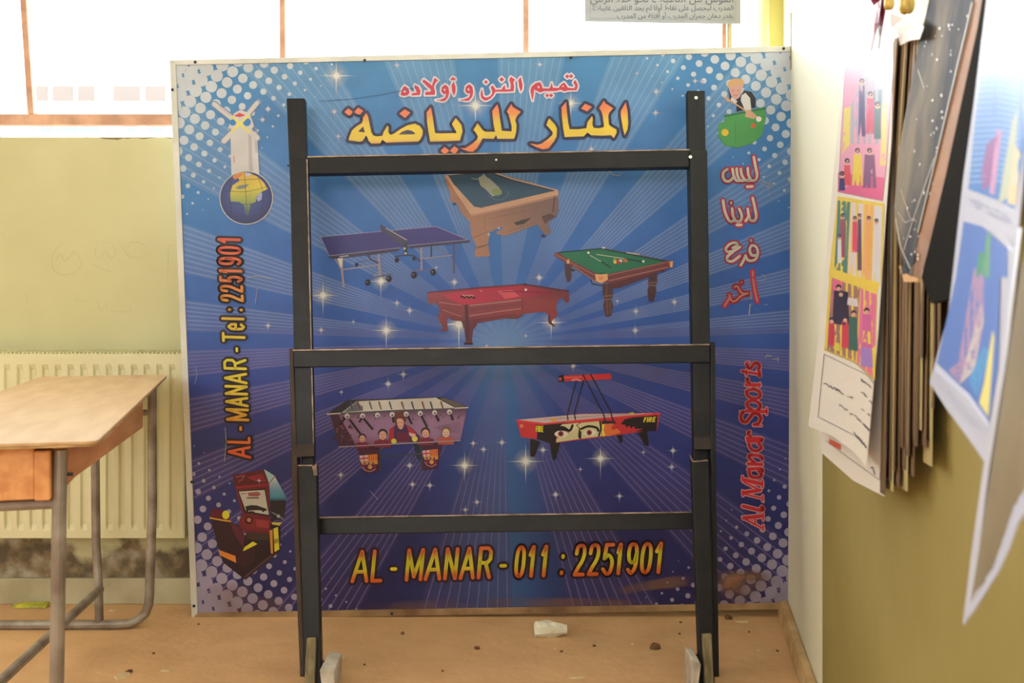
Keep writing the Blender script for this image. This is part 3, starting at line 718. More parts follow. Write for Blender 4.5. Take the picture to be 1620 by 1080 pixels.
# red arabic line
def RD_(p): return Z(620, 105, 10.125, p)
def RE(p): return Z(770, 105, 10.125, p)
waw = [(855, 290), (905, 330), (918, 420), (902, 490), (860, 545), (820, 560), (700, 540), (770, 535), (850, 500), (872, 440), (820, 440), (790, 400), (800, 330)]
def dia(x, y, r): return [(x-r, y), (x, y-r), (x+r, y), (x, y+r)]
red = [RD_([(205, 310), (260, 350), (285, 410), (265, 455), (200, 475), (140, 460), (145, 420), (170, 350)]),
 RD_([(370, 295), (430, 330), (460, 390), (450, 460), (315, 465), (325, 430), (400, 420), (380, 370), (362, 330)]),
 RD_([(485, 245), (510, 205), (600, 270), (642, 312), (662, 240), (685, 180), (740, 225), (700, 262), (672, 330), (692, 400), (688, 455), (530, 460), (540, 405), (620, 405), (625, 372), (570, 330), (520, 275)]),
 RD_(waw), RD_([(x+385, y-6) for x, y in waw]),
 RD_([(990, 240), (1020, 330), (1020, 400), (995, 470), (965, 400), (955, 300)]), RD_([(940, 208), (970, 170), (1012, 190), (1020, 215), (960, 222)]),
 RE([(385, 165), (455, 210), (430, 250), (440, 330), (430, 400), (300, 405), (250, 405), (140, 405), (110, 460), (60, 515), (0, 545), (-40, 545), (-90, 505), (-98, 430), (-75, 360), (-66, 420), (-55, 478), (-10, 500), (50, 480), (88, 430), (85, 380), (60, 340), (95, 300), (140, 373), (240, 370), (260, 330), (290, 295), (300, 368), (380, 365), (385, 290), (360, 215)]),
 RE(dia(-12, 250, 32)), RE(dia(240, 210, 38)),
 RE([(545, 170), (575, 300), (570, 360), (545, 410), (520, 330), (505, 220)]),
 RE([(850, 250), (880, 290), (895, 350), (1000, 355), (1020, 330), (1040, 260), (1060, 340), (1150, 345), (1190, 290), (1240, 255), (1275, 300), (1300, 340), (1400, 350), (1420, 310), (1385, 260), (1415, 215), (1450, 270), (1460, 320), (1440, 380), (1290, 385), (1245, 402), (1180, 375), (1120, 395), (920, 395), (860, 420), (800, 390), (760, 370), (752, 450), (735, 550), (715, 470), (700, 380), (720, 320), (780, 270)]),
 RE(dia(1290, 160, 34)), RE(dia(1352, 157, 34)), RE(dia(968, 466, 32)), RE(dia(1032, 464, 32))]
rt = Art(BP, base=.0026, step=1.5e-5)
for q in red: rt.stroke(q, 5.2, (206, 200, 218), closed=True, up=False)
rt.up(); rt.up()
for q in red: rt.poly(q, (190, 54, 80), up=False)
rt.up()
for q in (RD_([(205, 372), (176, 412), (230, 416)]), RD_([(825, 370), (845, 350), (862, 378), (845, 398)]), RD_([(1208, 365), (1228, 345), (1246, 372), (1228, 392)]), RE([(810, 325), (835, 310), (850, 345), (830, 352)]), RE([(1205, 320), (1225, 302), (1240, 322), (1222, 332)])): rt.poly(q, (220, 190, 205), up=False)
rt.build('lettering', sign, label='red arabic line above the golden title')
# white handwriting-style arabic on the right
def HF(p): return Z(1130, 240, 8.31, p)
def HG(p): return Z(1130, 365, 8.0, p)
hw = [HF(q) for q in ([(520, 70), (540, 180), (563, 300), (545, 365), (500, 378), (450, 368)], [(440, 215), (448, 300), (475, 370), (440, 378), (400, 370)], [(350, 225), (360, 300), (400, 370)], [(295, 222), (305, 310), (345, 378), (400, 372)], [(240, 225), (255, 310), (292, 378), (345, 375)], [(170, 230), (125, 265), (115, 325), (145, 380), (200, 385), (245, 345)], [(432, 460), (500, 455)],
   [(505, 605), (535, 740), (552, 850), (525, 905), (475, 898), (455, 850), (440, 748)], [(455, 850), (412, 908)], [(328, 750), (360, 830), (350, 900), (300, 915), (262, 885)], [(235, 748), (245, 840), (265, 885), (222, 918), (180, 880), (140, 780), (115, 640)], [(220, 668), (222, 674)], [(298, 962), (355, 960)])]
hw += [HG(q) for q in ([(395, 312), (420, 365), (475, 378), (530, 350), (552, 270), (528, 200), (470, 188), (448, 250), (480, 310), (540, 305)], [(395, 312), (372, 370), (335, 435)], [(465, 118), (467, 124)],
   [(235, 215), (292, 182), (270, 150), (200, 165), (147, 225), (172, 265), (250, 250), (325, 205)], [(250, 255), (172, 320), (167, 372), (230, 385), (320, 320)])]
hr = [HG(q) for q in ([(490, 610), (518, 780), (545, 890)], [(485, 515), (490, 570)], [(255, 712), (290, 700), (350, 788), (430, 790), (340, 822), (270, 885), (215, 880), (190, 810)], [(195, 850), (135, 945)], [(345, 648), (348, 654)])]
ha = Art(BP, base=.0026, step=1.5e-5)
for q in hw+hr: ha.stroke(smooth_line(q, 3), 9.2, (176, 46, 72), up=False)
ha.up(); ha.up()
for q in hw: ha.stroke(smooth_line(q, 3), 4.3, (196, 190, 186), up=False)
for q in hr: ha.stroke(smooth_line(q, 3), 2.8, (176, 126, 120), up=False)
ha.build('lettering', sign, label='white arabic words with red outline stacked on the right')
# red serif lettering, reads upwards on the right
def SH(p): return Z(1160, 560, 7.71, p)
def SI(p): return Z(1160, 690, 6.75, p)
ser = [(SH(p), w) for p, w in (([(165, 125), (185, 170), (220, 165), (260, 110), (300, 112), (322, 150), (305, 195)], 4.6), ([(150, 105), (195, 98)], 2.2), ([(290, 200), (328, 200)], 2.2),
  ([(110, 208), (170, 220), (300, 242), (325, 268), (318, 215)], 4.2), ([(158, 262), (162, 190)], 2.4),
  ([(158, 372), (320, 378)], 5.4), ([(200, 360), (165, 315), (180, 300)], 4.4), ([(322, 350), (322, 400)], 2),
  ([(250, 425), (320, 460), (325, 520), (250, 545), (180, 510), (165, 450), (250, 425)], 4.6),
  ([(165, 690), (400, 700)], 5.4), ([(408, 655), (408, 735)], 2.6), ([(230, 680), (175, 640), (172, 590), (240, 565), (320, 600), (330, 645), (300, 680)], 4.4),
  ([(120, 705), (92, 760), (110, 815), (160, 825), (205, 770), (250, 722), (310, 735), (338, 790), (300, 850), (255, 862)], 5.2), ([(85, 700), (165, 705)], 2.2), ([(245, 868), (345, 872)], 2.4),
  ([(170, 1025), (335, 1030)], 5.4), ([(220, 1010), (180, 965), (200, 945)], 4.4))]
ser += [(SI(p), w) for p, w in (([(155, 48), (285, 52), (308, 30)], 5), ([(165, 75), (190, 135), (255, 155), (302, 120), (270, 75)], 4.6),
  ([(160, 292), (305, 300)], 5.2), ([(225, 280), (168, 225), (190, 198), (290, 212), (310, 245)], 4.8),
  ([(162, 350), (290, 345), (312, 375)], 5), ([(170, 370), (185, 425), (255, 440), (305, 415), (270, 370)], 4.6),
  ([(105, 462), (305, 508)], 6), ([(112, 600), (285, 575)], 5.6), ([(285, 575), (120, 492)], 2.6), ([(108, 612), (305, 662)], 2.6), ([(312, 470), (312, 545)], 2.6), ([(314, 632), (314, 690)], 2.6), ([(98, 425), (103, 480)], 2.6), ([(98, 580), (104, 635)], 2.6),
  ([(105, 745), (285, 788), (318, 775), (305, 755)], 5.4), ([(112, 872), (308, 850)], 5.8), ([(118, 878), (305, 978)], 2.8), ([(228, 862), (235, 935)], 2.6), ([(320, 825), (320, 895)], 2.6), ([(320, 950), (318, 1000)], 2.6))]
sa = Art(BP, base=.0026, step=1.5e-5)
for q, wd_ in ser: sa.stroke(smooth_line(q, 4), wd_+3.0, (200, 142, 150), up=False)
sa.up(); sa.up()
for q, wd_ in ser: sa.stroke(smooth_line(q, 4), wd_, (190, 40, 52), up=False)
sa.build('lettering', sign, label='red slanted serif lettering running up the right side')

# ---------------- printed pictures
PIC = .0016; PST = 1.2e-5
def pic(): return Art(BP, base=PIC, step=PST)
# windmill on globe
a = pic(); z = lambda p: Z(330, 150, 5.14, p); W_ = (192, 192, 200)
def zd(x, y, r, c, **k): X, Y = z([(x, y)])[0]; a.disc(X, Y, r/5.14, c, **k)
for q, wq in (([(45, 75), (190, 190)], 8.5), ([(395, 65), (300, 180)], 7.5), ([(125, 375), (200, 300)], 9.5), ([(330, 295), (395, 350)], 9)): a.stroke(z(q), wq+2.5, (120, 130, 170), up=False)
a.stroke(z([(175, 290), (180, 200), (210, 150), (260, 125), (330, 150), (352, 200), (368, 250), (392, 310), (395, 460), (408, 640)]), 3, (120, 130, 170))
a.poly(z([(178, 290), (392, 300), (412, 650), (185, 650)]), W_); a.poly(z([(322, 300), (345, 300), (362, 650), (330, 650)]), (166, 166, 182)); a.poly(z([(372, 300), (392, 300), (398, 470), (380, 470)]), (172, 168, 178))
a.poly(z([(165, 260), (180, 200), (210, 150), (260, 122), (330, 150), (350, 200), (367, 250), (345, 295), (195, 295)]), W_)
for q, wq in (([(45, 75), (190, 190)], 7), ([(395, 65), (300, 180)], 6.5), ([(125, 375), (200, 300)], 8), ([(330, 295), (395, 350)], 8)): a.stroke(z(q), wq, W_)
a.stroke(z([(80, 95), (170, 165)]), 1.0, (160, 150, 165)); a.stroke(z([(380, 85), (330, 150)]), 1.6, (196, 186, 180))
a.poly(z([(205, 172), (250, 145), (300, 165), (255, 182)]), (190, 60, 80)); zd(198, 225, 26, (44, 120, 190)); zd(312, 222, 32, (44, 120, 190))
a.stroke(z([(195, 180), (330, 305)]), 3.6, (214, 204, 96)); a.stroke(z([(330, 165), (185, 300)]), 3.6, (214, 204, 96))
a.stroke(z([(205, 500), (208, 550)]), 2.2, (196, 140, 140))
zd(306, 836, 218, (196, 192, 180), n=40)
def globe_c(x, y): return stops(math.hypot(x-386, y-306), [(0, (74, 92, 160)), (30, (58, 74, 140)), (41, (44, 52, 110))])
X, Y = z([(306, 836)])[0]; a.up()
for k in range(36):
    for r0, r1 in ((0, 20), (20, 41.2)):
        t0, t1 = 2*math.pi*k/36, 2*math.pi*(k+1)/36
        a.conv([(X+r0*math.cos(t0), Y+r0*math.sin(t0)), (X+r1*math.cos(t0), Y+r1*math.sin(t0)), (X+r1*math.cos(t1), Y+r1*math.sin(t1)), (X+r0*math.cos(t1), Y+r0*math.sin(t1))][0 if r0 else 1:], globe_c)
a.poly(z([(195, 665), (240, 635), (300, 628), (340, 640), (400, 665), (450, 715), (480, 765), (430, 790), (385, 830), (385, 870), (340, 890), (330, 940), (318, 985), (296, 960), (290, 900), (250, 870), (180, 865), (175, 800), (195, 735), (250, 700), (240, 672)]), lambda x, y: stops(y, [(272, (206, 166, 70)), (300, (196, 184, 76)), (316, (150, 160, 90)), (335, (80, 110, 100))]), band=3)
a.poly(z([(250, 735), (330, 725), (300, 760), (255, 768), (215, 760)]), (120, 130, 130)); a.poly(z([(385, 840), (420, 790), (436, 800), (430, 850), (405, 868)]), (150, 156, 196)); a.poly(z([(300, 632), (345, 636), (330, 665), (300, 660)]), (186, 190, 210)); a.poly(z([(195, 668), (260, 636), (280, 650), (215, 690)]), (208, 120, 80))
for q in ([(290, 625), (300, 760), (315, 1040)], [(395, 655), (440, 780), (440, 900), (400, 1010)], [(185, 700), (170, 820), (190, 960)], [(150, 690), (300, 690), (440, 680)], [(105, 775), (300, 787), (480, 745)], [(95, 870), (300, 890), (515, 855)], [(140, 975), (310, 990), (480, 960)]): a.stroke(smooth_line(z(q), 5), .7, (52, 60, 70), round=False)
a.build('picture', sign, label='printed white windmill standing on a globe')
# snooker player
a = pic(); z = lambda p: Z(1040, 60, 6.0, p)
a.poly(z([(640, 735), (1020, 655), (1032, 760), (990, 930), (900, 1000), (760, 1042), (640, 1022), (580, 940), (576, 820), (640, 785)]), (72, 146, 84))
a.stroke(z([(640, 742), (1020, 668)]), 3.2, (46, 108, 70)); a.stroke(z([(740, 800), (740, 1000)]), .8, (58, 120, 76))
a.poly(z([(672, 480), (690, 590), (750, 640), (752, 700), (932, 660), (932, 570), (895, 512), (820, 497), (790, 560), (720, 600)]), (36, 36, 52))
a.poly(z([(835, 520), (880, 570), (892, 680), (840, 705), (790, 590), (800, 545)]), (200, 200, 204)); a.poly(z([(700, 560), (760, 600), (745, 625), (695, 590)]), (200, 200, 204))
a.poly(smooth_line(z([(680, 455), (740, 440), (805, 450), (790, 540), (750, 582), (700, 545)]), 4, True), (198, 152, 148))
a.poly(smooth_line(z([(668, 440), (690, 400), (750, 385), (812, 400), (815, 460), (770, 445), (720, 455), (680, 480)]), 4, True), (196, 156, 116))
a.disc(*z([(718, 500)])[0], .9, (90, 60, 60)); a.disc(*z([(765, 498)])[0], .9, (90, 60, 60)); a.stroke(z([(725, 545), (762, 545)]), .9, (170, 90, 90))
a.poly(z([(632, 565), (660, 555), (700, 600), (670, 612)]), (196, 150, 135)); a.poly(z([(850, 680), (890, 690), (950, 745), (915, 770), (830, 745)]), (196, 150, 135))
a.stroke(z([(650, 570), (960, 765)]), 2.2, (196, 156, 128)); a.disc(*z([(962, 770)])[0], 4.4, (222, 220, 215)); a.disc(*z([(910, 832)])[0], 3.8, (206, 92, 60)); a.disc(*z([(642, 897)])[0], 5.6, (216, 176, 52))
a.build('picture', sign, label='printed snooker player leaning over a green table')
# table tennis table
a = pic(); z = lambda p: Z(500, 340, 6.23, p); S = 6.23; GL = (142, 134, 156); DK = (56, 54, 84)
for q, wq, c in (([(255, 425), (255, 540), (272, 700)], 22, GL), ([(185, 430), (252, 540)], 12, GL), ([(270, 537), (620, 490)], 12, GL), ([(615, 380), (628, 600)], 26, GL), ([(540, 622), (740, 580)], 10, (90, 84, 110)), ([(415, 462), (520, 448)], 8, (90, 84, 110)), ([(510, 395), (540, 440), (610, 470)], 16, DK), ([(1035, 320), (1040, 540)], 20, GL), ([(1050, 430), (1340, 395)], 10, GL), ([(1135, 305), (1135, 410)], 12, DK), ([(1358, 275), (1360, 570)], 16, (84, 74, 110)), ([(1190, 318), (1305, 392)], 8, (110, 100, 130)), ([(950, 555), (1150, 535)], 10, (110, 100, 130)), ([(780, 408), (890, 392), (960, 400), (1030, 455)], 12, DK)): a.stroke(z(q), wq/S, c)
a.poly(z([(205, 425), (262, 420), (255, 520), (235, 500)]), (196, 194, 190))
for x, y, r in ((510, 665, 28), (718, 630, 28), (965, 592, 30), (1155, 565, 28), (797, 445, 22), (965, 430, 16), (400, 490, 18)): a.disc(*z([(x, y)])[0], r/S, (34, 32, 50), ry=r*1.15/S); 
for x, y, r in ((500, 660, 8), (710, 622, 8), (956, 585, 8), (1147, 560, 8)): a.disc(*z([(x, y)])[0], r/S, (110, 110, 130))
a.poly(z([(128, 405), (820, 330), (820, 352), (600, 385), (180, 432), (130, 425)]), (60, 58, 92)); a.poly(z([(910, 305), (1515, 248), (1512, 270), (1200, 300), (920, 328)]), (60, 58, 92))
a.poly(z([(45, 215), (1180, 112), (1500, 245), (1370, 258), (130, 402)]), lambda x, y: stops(x, [(500, (58, 58, 120)), (620, (60, 66, 146)), (740, (62, 60, 132))]))
for q in ([(45, 215), (130, 402), (830, 322)], [(900, 302), (1370, 256), (1490, 245)], [(45, 215), (1180, 112), (1495, 243)]): a.stroke(z(q), .9, (150, 145, 170), round=False)
a.poly(z([(628, 92), (650, 100), (895, 240), (905, 312), (850, 300), (640, 155)]), (66, 68, 104)); a.stroke(z([(690, 130), (892, 245)]), 1.4, (168, 160, 170)); a.stroke(z([(885, 290), (885, 390)]), 4.6, (56, 54, 70)); a.disc(*z([(872, 330)])[0], 1.8, (190, 180, 160)); a.disc(*z([(883, 378)])[0], 1.6, (200, 195, 190))
a.stroke(z([(230, 412), (322, 400)]), 2.0, (150, 150, 160), round=False)
a.build('picture', sign, label='printed blue table tennis table on wheels')
# brown billiard table
a = pic(); z = lambda p: Z(690, 260, 7.2, p); S = 7.2
a.poly(z([(100, 130), (160, 118), (610, 80), (640, 84), (1390, 292), (1396, 520), (1370, 600), (1290, 640), (1276, 700), (1310, 760), (1300, 785), (1250, 802), (1172, 722), (1165, 680), (790, 815), (690, 792), (690, 762), (740, 745), (765, 702), (700, 730), (615, 770), (590, 900), (617, 1045), (445, 1052), (440, 1000), (460, 940), (400, 800), (385, 650), (350, 620), (280, 545), (245, 450), (215, 430), (160, 422), (165, 340), (120, 230)]), lambda x, y: stops(x, [(705, (150, 108, 92)), (760, (158, 118, 104)), (820, (140, 108, 100)), (885, (112, 92, 96))]))
a.poly(z([(98, 128), (160, 125), (440, 478), (510, 498), (1350, 298), (1392, 296), (1394, 345), (900, 470), (400, 578), (385, 560)]), (186, 148, 128))
a.poly(z([(140, 130), (600, 90), (640, 92), (1360, 298), (510, 492), (435, 482), (200, 225)]), (46, 76, 108))
a.stroke(z([(625, 86), (860, 165), (1110, 225), (1385, 298)]), 2.6, (176, 150, 142)); a.stroke(z([(640, 100), (860, 178), (1340, 300)]), 1.6, (36, 34, 58)); a.stroke(z([(130, 128), (420, 104), (610, 88)]), 1.0, (60, 60, 84)); a.stroke(z([(110, 120), (600, 78)]), 1.4, (160, 165, 180))
a.poly(z([(480, 150), (520, 130), (545, 105), (570, 140), (620, 170), (720, 265), (750, 335), (640, 365), (570, 290), (500, 235)]), (142, 146, 142)); a.stroke(z([(405, 160), (490, 170)]), 1.6, (130, 136, 140)); a.disc(*z([(690, 312)])[0], 8.2, (122, 138, 96), ry=6); a.stroke(smooth_line(z([(590, 350), (660, 395), (760, 395), (820, 340), (800, 300)]), 4), .7, (96, 116, 136))
a.poly(z([(890, 662), (1000, 625), (1085, 608), (1000, 678), (910, 692)]), (62, 56, 66)); a.stroke(z([(400, 590), (900, 480), (1390, 360)]), 1.4, (172, 130, 114)); a.stroke(z([(420, 835), (600, 760)]), .8, (96, 70, 72)); a.poly(z([(455, 940), (590, 905), (600, 920), (470, 960)]), (120, 88, 80)); a.stroke(z([(1350, 370), (1330, 540)]), 2, (84, 62, 68))
a.poly(z([(1200, 590), (1300, 560), (1370, 590), (1285, 640), (1240, 680)]), (84, 64, 72)); a.disc(*z([(207, 452)])[0], 2.2, (54, 44, 70)); a.disc(*z([(1222, 815)])[0], 3.6, (54, 48, 80), ry=2.6); a.disc(*z([(715, 725)])[0], 2, (150, 170, 200))
for q in ([(550, 600), (555, 760)], [(600, 620), (1150, 500)], [(820, 760), (1150, 660)]): a.stroke(z(q), .8, (122, 88, 80), round=False)
a.build('picture', sign, label='printed pale brown billiard table with blue cloth')
# green billiard table
a = pic(); z = lambda p: Z(870, 375, 7.714, p); S = 7.714
for q in ([(640, 570), (765, 570), (770, 720), (752, 760), (772, 830), (750, 960), (710, 975), (675, 965), (648, 830), (668, 760), (645, 720)], [(1215, 430), (1308, 425), (1308, 560), (1290, 585), (1300, 660), (1265, 790), (1205, 785), (1188, 660), (1205, 590), (1195, 560)], [(178, 320), (262, 340), (262, 500), (245, 550), (208, 545), (185, 450)]): a.poly(z(q), (72, 50, 62))
for q in ([(650, 720), (765, 712)], [(655, 762), (760, 755)], [(1198, 560), (1300, 552)], [(1200, 590), (1298, 585)]): a.stroke(z(q), 1.6, (120, 92, 92))
a.stroke(z([(690, 600), (700, 940)]), 1.4, (110, 78, 80)); a.stroke(z([(735, 800), (735, 930)]), 1.2, (110, 78, 80)); a.stroke(z([(500, 520), (515, 570), (640, 590)]), 1.6, (36, 50, 56)); a.poly(z([(250, 380), (320, 405), (280, 420), (250, 410)]), (40, 44, 60)); a.poly(z([(1340, 415), (1400, 400), (1395, 425), (1350, 428)]), (40, 36, 56))
a.poly(z([(700, 560), (1430, 375), (1410, 400), (1200, 490), (850, 620), (760, 625)]), (84, 46, 62))
a.poly(z([(50, 195), (100, 185), (640, 130), (1450, 288), (1502, 300), (1495, 362), (1440, 385), (760, 560), (640, 560), (560, 548), (230, 335), (190, 312), (50, 226)]), (106, 58, 68))
a.stroke(z([(55, 205), (560, 470)]), 1.6, (146, 96, 92)); a.stroke(z([(710, 465), (1450, 300)]), 1.6, (150, 96, 96)); a.stroke(z([(720, 532), (1440, 365)]), .9, (176, 130, 132)); a.stroke(z([(290, 350), (560, 545)]), 1.0, (160, 120, 110))
a.poly(z([(105, 190), (625, 140), (1410, 293), (1300, 325), (700, 452), (560, 442), (200, 252)]), (38, 108, 88))
a.stroke(z([(105, 188), (620, 140), (1420, 295)]), 2.2, (28, 66, 70)); a.poly(z([(560, 442), (640, 430), (700, 452), (640, 455)]), (28, 86, 70))
a.stroke(z([(940, 188), (1090, 212)]), 1.8, (190, 170, 150)); a.disc(*z([(655, 130)])[0], 3, (190, 186, 180), ry=1.4)
for q in ([(550, 450), (620, 455), (702, 448), (708, 520), (630, 562), (562, 535)], [(204, 282), (235, 268), (238, 322), (205, 320)], [(1462, 300), (1502, 290), (1496, 368), (1464, 368)]): a.poly(z(q), (208, 158, 116))
a.poly(z([(590, 480), (650, 478), (655, 520), (600, 522)]), (206, 130, 100)); a.poly(z([(1440, 290), (1465, 285), (1465, 350), (1445, 350)]), (150, 80, 70))
for q, wq, c in (([(490, 222), (630, 300)], 1.1, (176, 180, 160)), ([(630, 300), (745, 372)], 1.7, (34, 40, 48)), ([(570, 210), (905, 262)], 1.1, (184, 180, 160)), ([(940, 268), (1115, 300)], 1.7, (34, 48, 52))): a.stroke(z(q), wq, c)
for x, y, c in ((790, 277, (120, 150, 90)), (830, 292, (180, 50, 60)), (795, 305, (214, 180, 80)), (862, 292, (206, 200, 200)), (912, 285, (176, 96, 80)), (850, 312, (160, 60, 70)), (930, 288, (170, 110, 80))): a.disc(*z([(x, y)])[0], 2.6, c)
for x, y in ((470, 190), (1140, 295)): a.disc(*z([(x, y)])[0], 2.0, (214, 214, 206))
a.build('picture', sign, label='printed green billiard table with cues and balls')
# red billiard table
a = pic(); z = lambda p: Z(665, 440, 6.612, p)
a.poly(z([(75, 150), (640, 92), (1090, 58), (1160, 70), (1552, 133), (1558, 240), (1530, 262), (1500, 235), (1490, 205), (1450, 215), (1425, 270), (1420, 330), (1437, 360), (1430, 400), (1385, 430), (1372, 470), (1412, 490), (1395, 508), (1342, 472), (1333, 430), (1342, 380), (1290, 350), (1080, 370), (1020, 425), (880, 420), (680, 455), (600, 465), (585, 500), (552, 540), (540, 640), (545, 695), (458, 693), (475, 650), (460, 540), (430, 450), (330, 440), (280, 400), (285, 550), (210, 562), (212, 542), (242, 520), (190, 440), (183, 400), (210, 340), (185, 290), (150, 240), (125, 280), (85, 255), (76, 200)]), lambda x, y: stops(x, [(675, (140, 72, 86)), (735, (94, 48, 66)), (800, (124, 56, 68)), (880, (136, 58, 66)), (905, (100, 48, 66))]))
a.poly(z([(220, 170), (640, 108), (1080, 78), (1200, 100), (1450, 150), (1400, 165), (1050, 206), (520, 272), (420, 272), (330, 235)]), lambda x, y: stops(x, [(695, (176, 62, 92)), (770, (172, 42, 74)), (850, (150, 44, 72)), (885, (120, 44, 70))]))
a.poly(z([(800, 130), (960, 120), (1040, 190), (880, 215)]), (190, 80, 98))
a.stroke(z([(75, 150), (640, 95), (1090, 62)]), 1.6, (100, 30, 58)); a.stroke(z([(1080, 66), (1160, 74), (1552, 135)]), 2.6, (80, 34, 60)); a.stroke(z([(860, 140), (1120, 142), (1380, 150)]), 1.3, (116, 34, 64)); a.poly(z([(1060, 66), (1100, 50), (1140, 68), (1100, 80)]), (52, 38, 58))
for q, wq, c in (([(520, 285), (850, 250), (1050, 225)], 2.2, (150, 110, 118)), ([(510, 395), (800, 350), (1050, 318)], 1.6, (156, 110, 118)), ([(200, 250), (330, 270), (430, 282)], 1.4, (170, 110, 118)), ([(230, 330), (430, 400)], 1.4, (160, 100, 110)), ([(530, 330), (1040, 270)], 3, (112, 62, 78)), ([(480, 290), (490, 460), (500, 640)], 5, (74, 46, 64)), ([(560, 440), (1000, 380)], 1.2, (86, 40, 60)), ([(1350, 390), (1345, 450), (1400, 495)], 2.2, (62, 42, 60)), ([(1060, 230), (1070, 330)], 1.2, (96, 44, 60)), ([(900, 410), (1010, 412), (1070, 380)], 2.4, (96, 62, 62)), ([(462, 685), (542, 685)], 3, (46, 30, 48))): a.stroke(z(q), wq, c)
for k in range(9): a.disc(*z([(430+k*17, 190+(k % 3)*7)])[0], 1.6, (40, 30, 44))
for k in range(6): a.disc(*z([(450+k*20, 178+(k % 2)*6)])[0], 1.0, (200, 170, 160))
a.disc(*z([(1103, 120)])[0], 1.9, (214, 206, 210)); a.disc(*z([(635, 132)])[0], .8, (214, 206, 210))
a.build('picture', sign, label='printed carved wooden billiard table with red cloth')
# football table
a = pic(); z = lambda p: Z(500, 580, 5.4, p); S = 5.4
a.poly(z([(835, 655), (905, 650), (892, 820), (850, 760)]), (30, 44, 66)); a.stroke(z([(548, 768), (892, 742)]), 2.4, (56, 70, 96))
for q in ([(350, 672), (545, 665), (552, 880), (480, 908), (405, 902)], [(902, 650), (1080, 642), (1040, 865), (980, 880), (905, 884)]): a.poly(z(q), (66, 30, 62))
a.stroke(z([(545, 670), (550, 880)]), 2.6, (52, 62, 74)); a.stroke(z([(900, 655), (905, 880)]), 2.2, (52, 62, 74))
for dx, dy, sx in ((370, 757, 1.0), (908, 715, .86)):
    q = lambda p: z([(dx+x*sx, dy+y) for x, y in p])
    a.poly(q([(-2, 0), (155, -14), (158, 75), (135, 115), (95, 135), (50, 125), (20, 90)]), (84, 30, 62))
    a.poly(q([(0, 2), (72, -4), (76, 48), (10, 54)]), (190, 172, 180)); a.stroke(q([(4, 28), (74, 22)]), 2.2, (180, 50, 70)); a.stroke(q([(36, 0), (40, 50)]), 1.6, (180, 50, 70), round=False)
    a.poly(q([(76, -6), (152, -12), (154, 45), (80, 48)]), (206, 130, 54))
    for k in range(4): a.stroke(q([(86+k*18, -6), (90+k*18, 46)]), 1.3, (176, 50, 52), round=False)
    a.poly(q([(14, 54), (156, 42), (156, 74), (24, 78)]), (196, 138, 66))
    for k in range(3): a.stroke(q([(44+k*36, 56), (46+k*36, 74)]), 2.4, (80, 50, 100), round=False)
    for k in range(5): a.stroke(q([(38+k*24, 82), (46+k*20, 112)]), 1.8, (60, 50, 116) if k % 2 else (140, 40, 66), round=False)
    a.disc(*q([(92, 98)])[0], 3.4, (200, 140, 76)); a.stroke(q([(24, 100), (50, 128), (95, 138), (140, 116)]), 1.2, (180, 130, 130))
a.poly(z([(115, 405), (1290, 352), (1232, 632), (196, 688)]), lambda x, y: stops(y, [(648, (88, 62, 92)), (662, (140, 108, 146)), (685, (142, 112, 152)), (705, (120, 84, 118))]), band=4)
a.poly(z([(118, 410), (190, 405), (330, 650), (340, 680), (196, 688)]), (66, 40, 66))
for k in range(60): a.disc(*z([(130+random.random()*1140, 410+random.random()*45)])[0], .8+random.random(), random.choice(((60, 44, 70), (110, 80, 96), (90, 70, 100))), n=6)
for k in range(26): a.disc(*z([(150+random.random()*160, 490+random.random()*150)])[0], 1+random.random()*1.5, random.choice(((50, 34, 56), (120, 70, 84), (90, 50, 66))), n=6)
for k in range(7): a.stroke(z([(1000+k*20, 520+k*6), (1235, 470+k*16)]), .8, (120, 84, 110), round=False)
a.poly(z([(95, 400), (270, 283), (1080, 256), (1298, 345), (1180, 362), (640, 385), (115, 412)]), (46, 44, 60))
a.poly(z([(225, 392), (365, 294), (1015, 264), (1180, 352), (700, 368)]), (188, 184, 182)); a.poly(z([(240, 388), (340, 300), (400, 340), (400, 375)]), (96, 100, 116)); a.poly(z([(1080, 262), (1200, 300), (1270, 340), (1190, 345), (1060, 275)]), (92, 84, 84))
a.stroke(z([(95, 404), (215, 397)]), 1.8, (190, 190, 184)); a.stroke(z([(1180, 354), (1298, 348)]), 1.8, (190, 190, 184)); a.stroke(z([(225, 390), (350, 296)]), 1.4, (150, 150, 160)); a.stroke(z([(1015, 264), (1180, 350)]), 1.4, (190, 188, 190)); a.stroke(z([(215, 398), (700, 378), (1180, 358)]), 1.6, (84, 84, 92))
for i, x in enumerate((300, 365, 465, 545, 635, 740, 825, 915, 985, 1075)):
    for j in range(3): a.stroke(z([(x+j*6-8, 300+j*22), (x+j*9-6, 316+j*22)]), 2.0, (110, 40, 56) if i % 2 else (48, 56, 88))
    a.stroke(z([(x, 298), (x+14, 365)]), .5, (110, 110, 118), round=False)
def head(x, y, r, hair=(46, 30, 40), skin=(196, 150, 140), shirt=(110, 34, 64), w=2.4):
    a.poly(z([(x-r*w, y+r*2.9), (x-r*1.9, y+r*1.5), (x-r*.5, y+r), (x+r*.5, y+r), (x+r*1.9, y+r*1.5), (x+r*w, y+r*2.9)]), shirt)
    X, Y = z([(x, y-r*.25)])[0]; a.disc(X, Y, r*1.08/S, hair, ry=r*1.1/S); X, Y = z([(x, y+r*.15)])[0]; a.disc(X, Y, r*.85/S, skin, ry=r/S)
    for dx in (-.35, .35): a.disc(*z([(x+dx*r, y)])[0], .7, (60, 36, 44), n=8)
    a.stroke(z([(x-r*.3, y+r*.6), (x+r*.3, y+r*.6)]), .8, (140, 70, 74))
